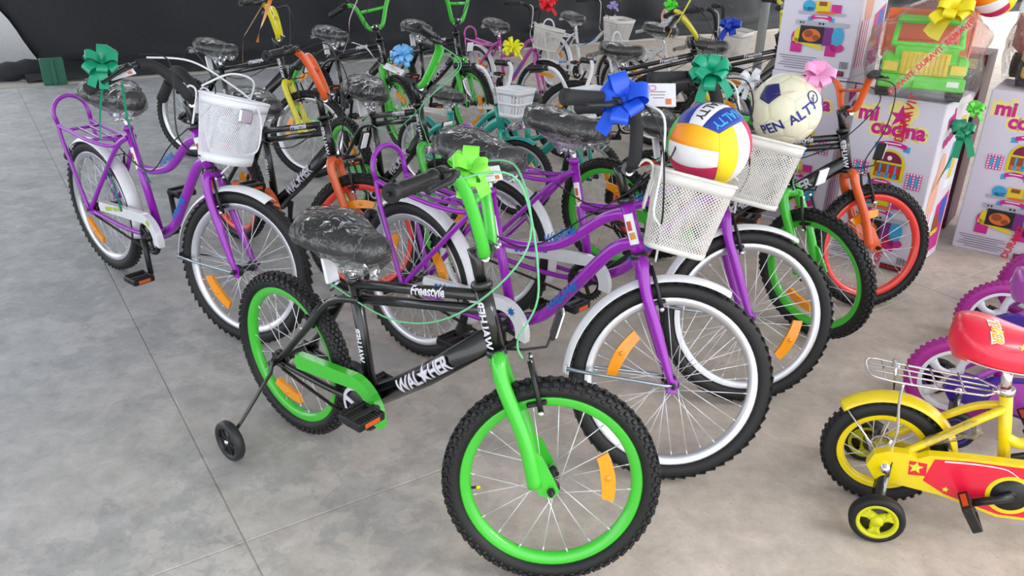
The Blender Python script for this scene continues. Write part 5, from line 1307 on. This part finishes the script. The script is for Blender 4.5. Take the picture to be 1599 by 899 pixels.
bow(spot(1522, 172, 3.78), .095, (110, 224, 80), 'light green ribbon bow at the top corner of the front toy box', 10, .22, 14, 1)
# doll standing on the saddle of the white bicycle
def doll(P, k):
    root = empty('doll', None, Matrix.Translation(P) @ Matrix.Rotation(-.2, 4, 'Z') @ Matrix.Scale(k, 4)); tag(root, 'small doll in a white dress standing in the back row', 'doll')
    sk = mat('doll_skin', (236, 176, 152), .4); dr = mat('doll_dress', (226, 224, 236), .6); cl = mat('doll_print', (190, 120, 160), .6)
    b = MB(); sp_ = lambda p, r, s=(1, 1, 1): b.lathe([(r*math.sin(PI*i/12), -r*math.cos(PI*i/12)) for i in range(13)], 20, M=Matrix.Translation(p) @ Matrix.Rotation(PI/2, 4, 'X') @ Matrix.Diagonal((*s, 1)))
    sp_((0, 0, .42), .07); b.tube([(0, 0, .30), (0, 0, .37)], .022, 10)
    for s in (-1, 1):
        b.tube(spl([(s*.05, 0, .30), (s*.085, -.02, .23), (s*.08, -.05, .15)], 4), [.02]*5+[.017]*3+[.012], 10); b.tube(spl([(s*.03, 0, .12), (s*.035, -.01, .06), (s*.035, -.015, .0)], 4), .02, 10)
    part('body', b, sk, root)
    part('dress', MB().lathe([(.03, .31), (.06, .29), (.06, .22), (.12, .07), (.118, .07), (.055, .22)], 24, M=Matrix.Rotation(PI/2, 4, 'X') @ Matrix.Diagonal((1, 1, 1, 1))), dr, root)
    part('hair', MB().lathe([(0, .502), (.05, .49), (.074, .44), (.07, .38), (.06, .37)], 20, .3, 2*PI-.3+.0, M=Matrix.Rotation(PI/2, 4, 'X')), mat('doll_hair', (110, 70, 40), .6), root)
    f = MB()
    for s in (-1, 1): f.lathe([(0, -.002), (.009, 0)], 10, M=Matrix.Translation((s*.024, -.068, .425)))
    part('eyes', f, BLACKPL, root); f = MB(); f.tube(spl([(-.016, -.067, .395), (0, -.071, .391), (.016, -.067, .395)], 3), .003, 6); part('mouth', f, PRN['red'], root)
    f = MB()
    for i in range(9): a = i*2.4; f.lathe([(0, 0), (.011, 0)], 8, M=Matrix.Translation((.05*math.cos(a), -.115+.03*abs(math.cos(a)), .10+.015*i)) @ Matrix.Rotation(.4, 4, 'X'))
    part('dress_print', f, cl, root)
doll(at(1042, 50, Y=6.42), .55)
bow(spot(1046, 10, 6.38), .12, (90, 224, 60), 'bright green ribbon bow on the doll', 7, .28, 15, 1)
# ------------------------------------------------------------------ loose ribbon streamers
def streamer(px, w, col, label):
    pts = spl([at(u, v, Y=Y) for u, v, Y in px], 8); m = mat('ribbon_%d_%d_%d' % col, col, .3, 0, .3)
    mb = MB(); wv = []
    for i, p in enumerate(pts):
        a = i*.25; rt, up, tw = cam_axes(p); wv.append((rt*math.cos(a*.4)+tw*math.sin(a*.4))*w/2)
    mb.strip(pts, wv); o = part('ribbon_streamer', mb, m); tag(o, label, 'ribbon', 'loose curling ribbons'); return o
streamer([(160, 132, 2.82), (156, 190, 2.9), (160, 240, 3.0), (178, 290, 3.08), (190, 330, 3.15)], .009, TEALB, 'teal ribbon streamer hanging from the leftmost bow past the rack')
streamer([(190, 130, 2.84), (200, 190, 2.92), (214, 235, 3.02), (232, 280, 3.08), (240, 285, 3.1)], .009, TEALB, 'teal ribbon streamer hanging from the leftmost bow beside the seat tube')
streamer([(1497, 222, 3.72), (1475, 265, 3.72), (1455, 300, 3.70), (1443, 322, 3.69)], .010, (12, 140, 96), 'dark green ribbon streamer running down the side of the front toy box')
streamer([(550, 66, 4.6), (572, 75, 4.6), (588, 95, 4.55), (606, 108, 4.5)], .016, (222, 232, 236), 'white ribbon streamer left of the light blue bow')
streamer([(558, 0, 5.3), (546, 30, 5.3), (545, 55, 5.3), (536, 82, 5.3)], .008, (196, 170, 190), 'pale lilac ribbon streamer hanging in front of the black cloth')
streamer([(412, 5, 4.9), (388, 45, 4.9), (380, 62, 4.9), (379, 98, 4.95)], .008, (150, 104, 70), 'brown ribbon streamer hanging beside the yellow handlebar')
streamer([(422, 0, 4.6), (414, 25, 4.6), (405, 50, 4.6), (402, 66, 4.6)], .022, (216, 130, 40), 'golden ribbon streamer on the yellow handlebar')
streamer([(1078, 0, 5.3), (1062, 28, 5.3), (1050, 45, 5.3), (1042, 60, 5.3)], .012, (216, 214, 60), 'yellow ribbon streamer hanging from the yellow handlebar at the back')
streamer([(1290, 136, 2.74), (1240, 142, 2.66), (1200, 147, 2.66), (1165, 138, 2.72)], .012, (240, 190, 215), 'pink ribbon streamer stretched across the cream football')
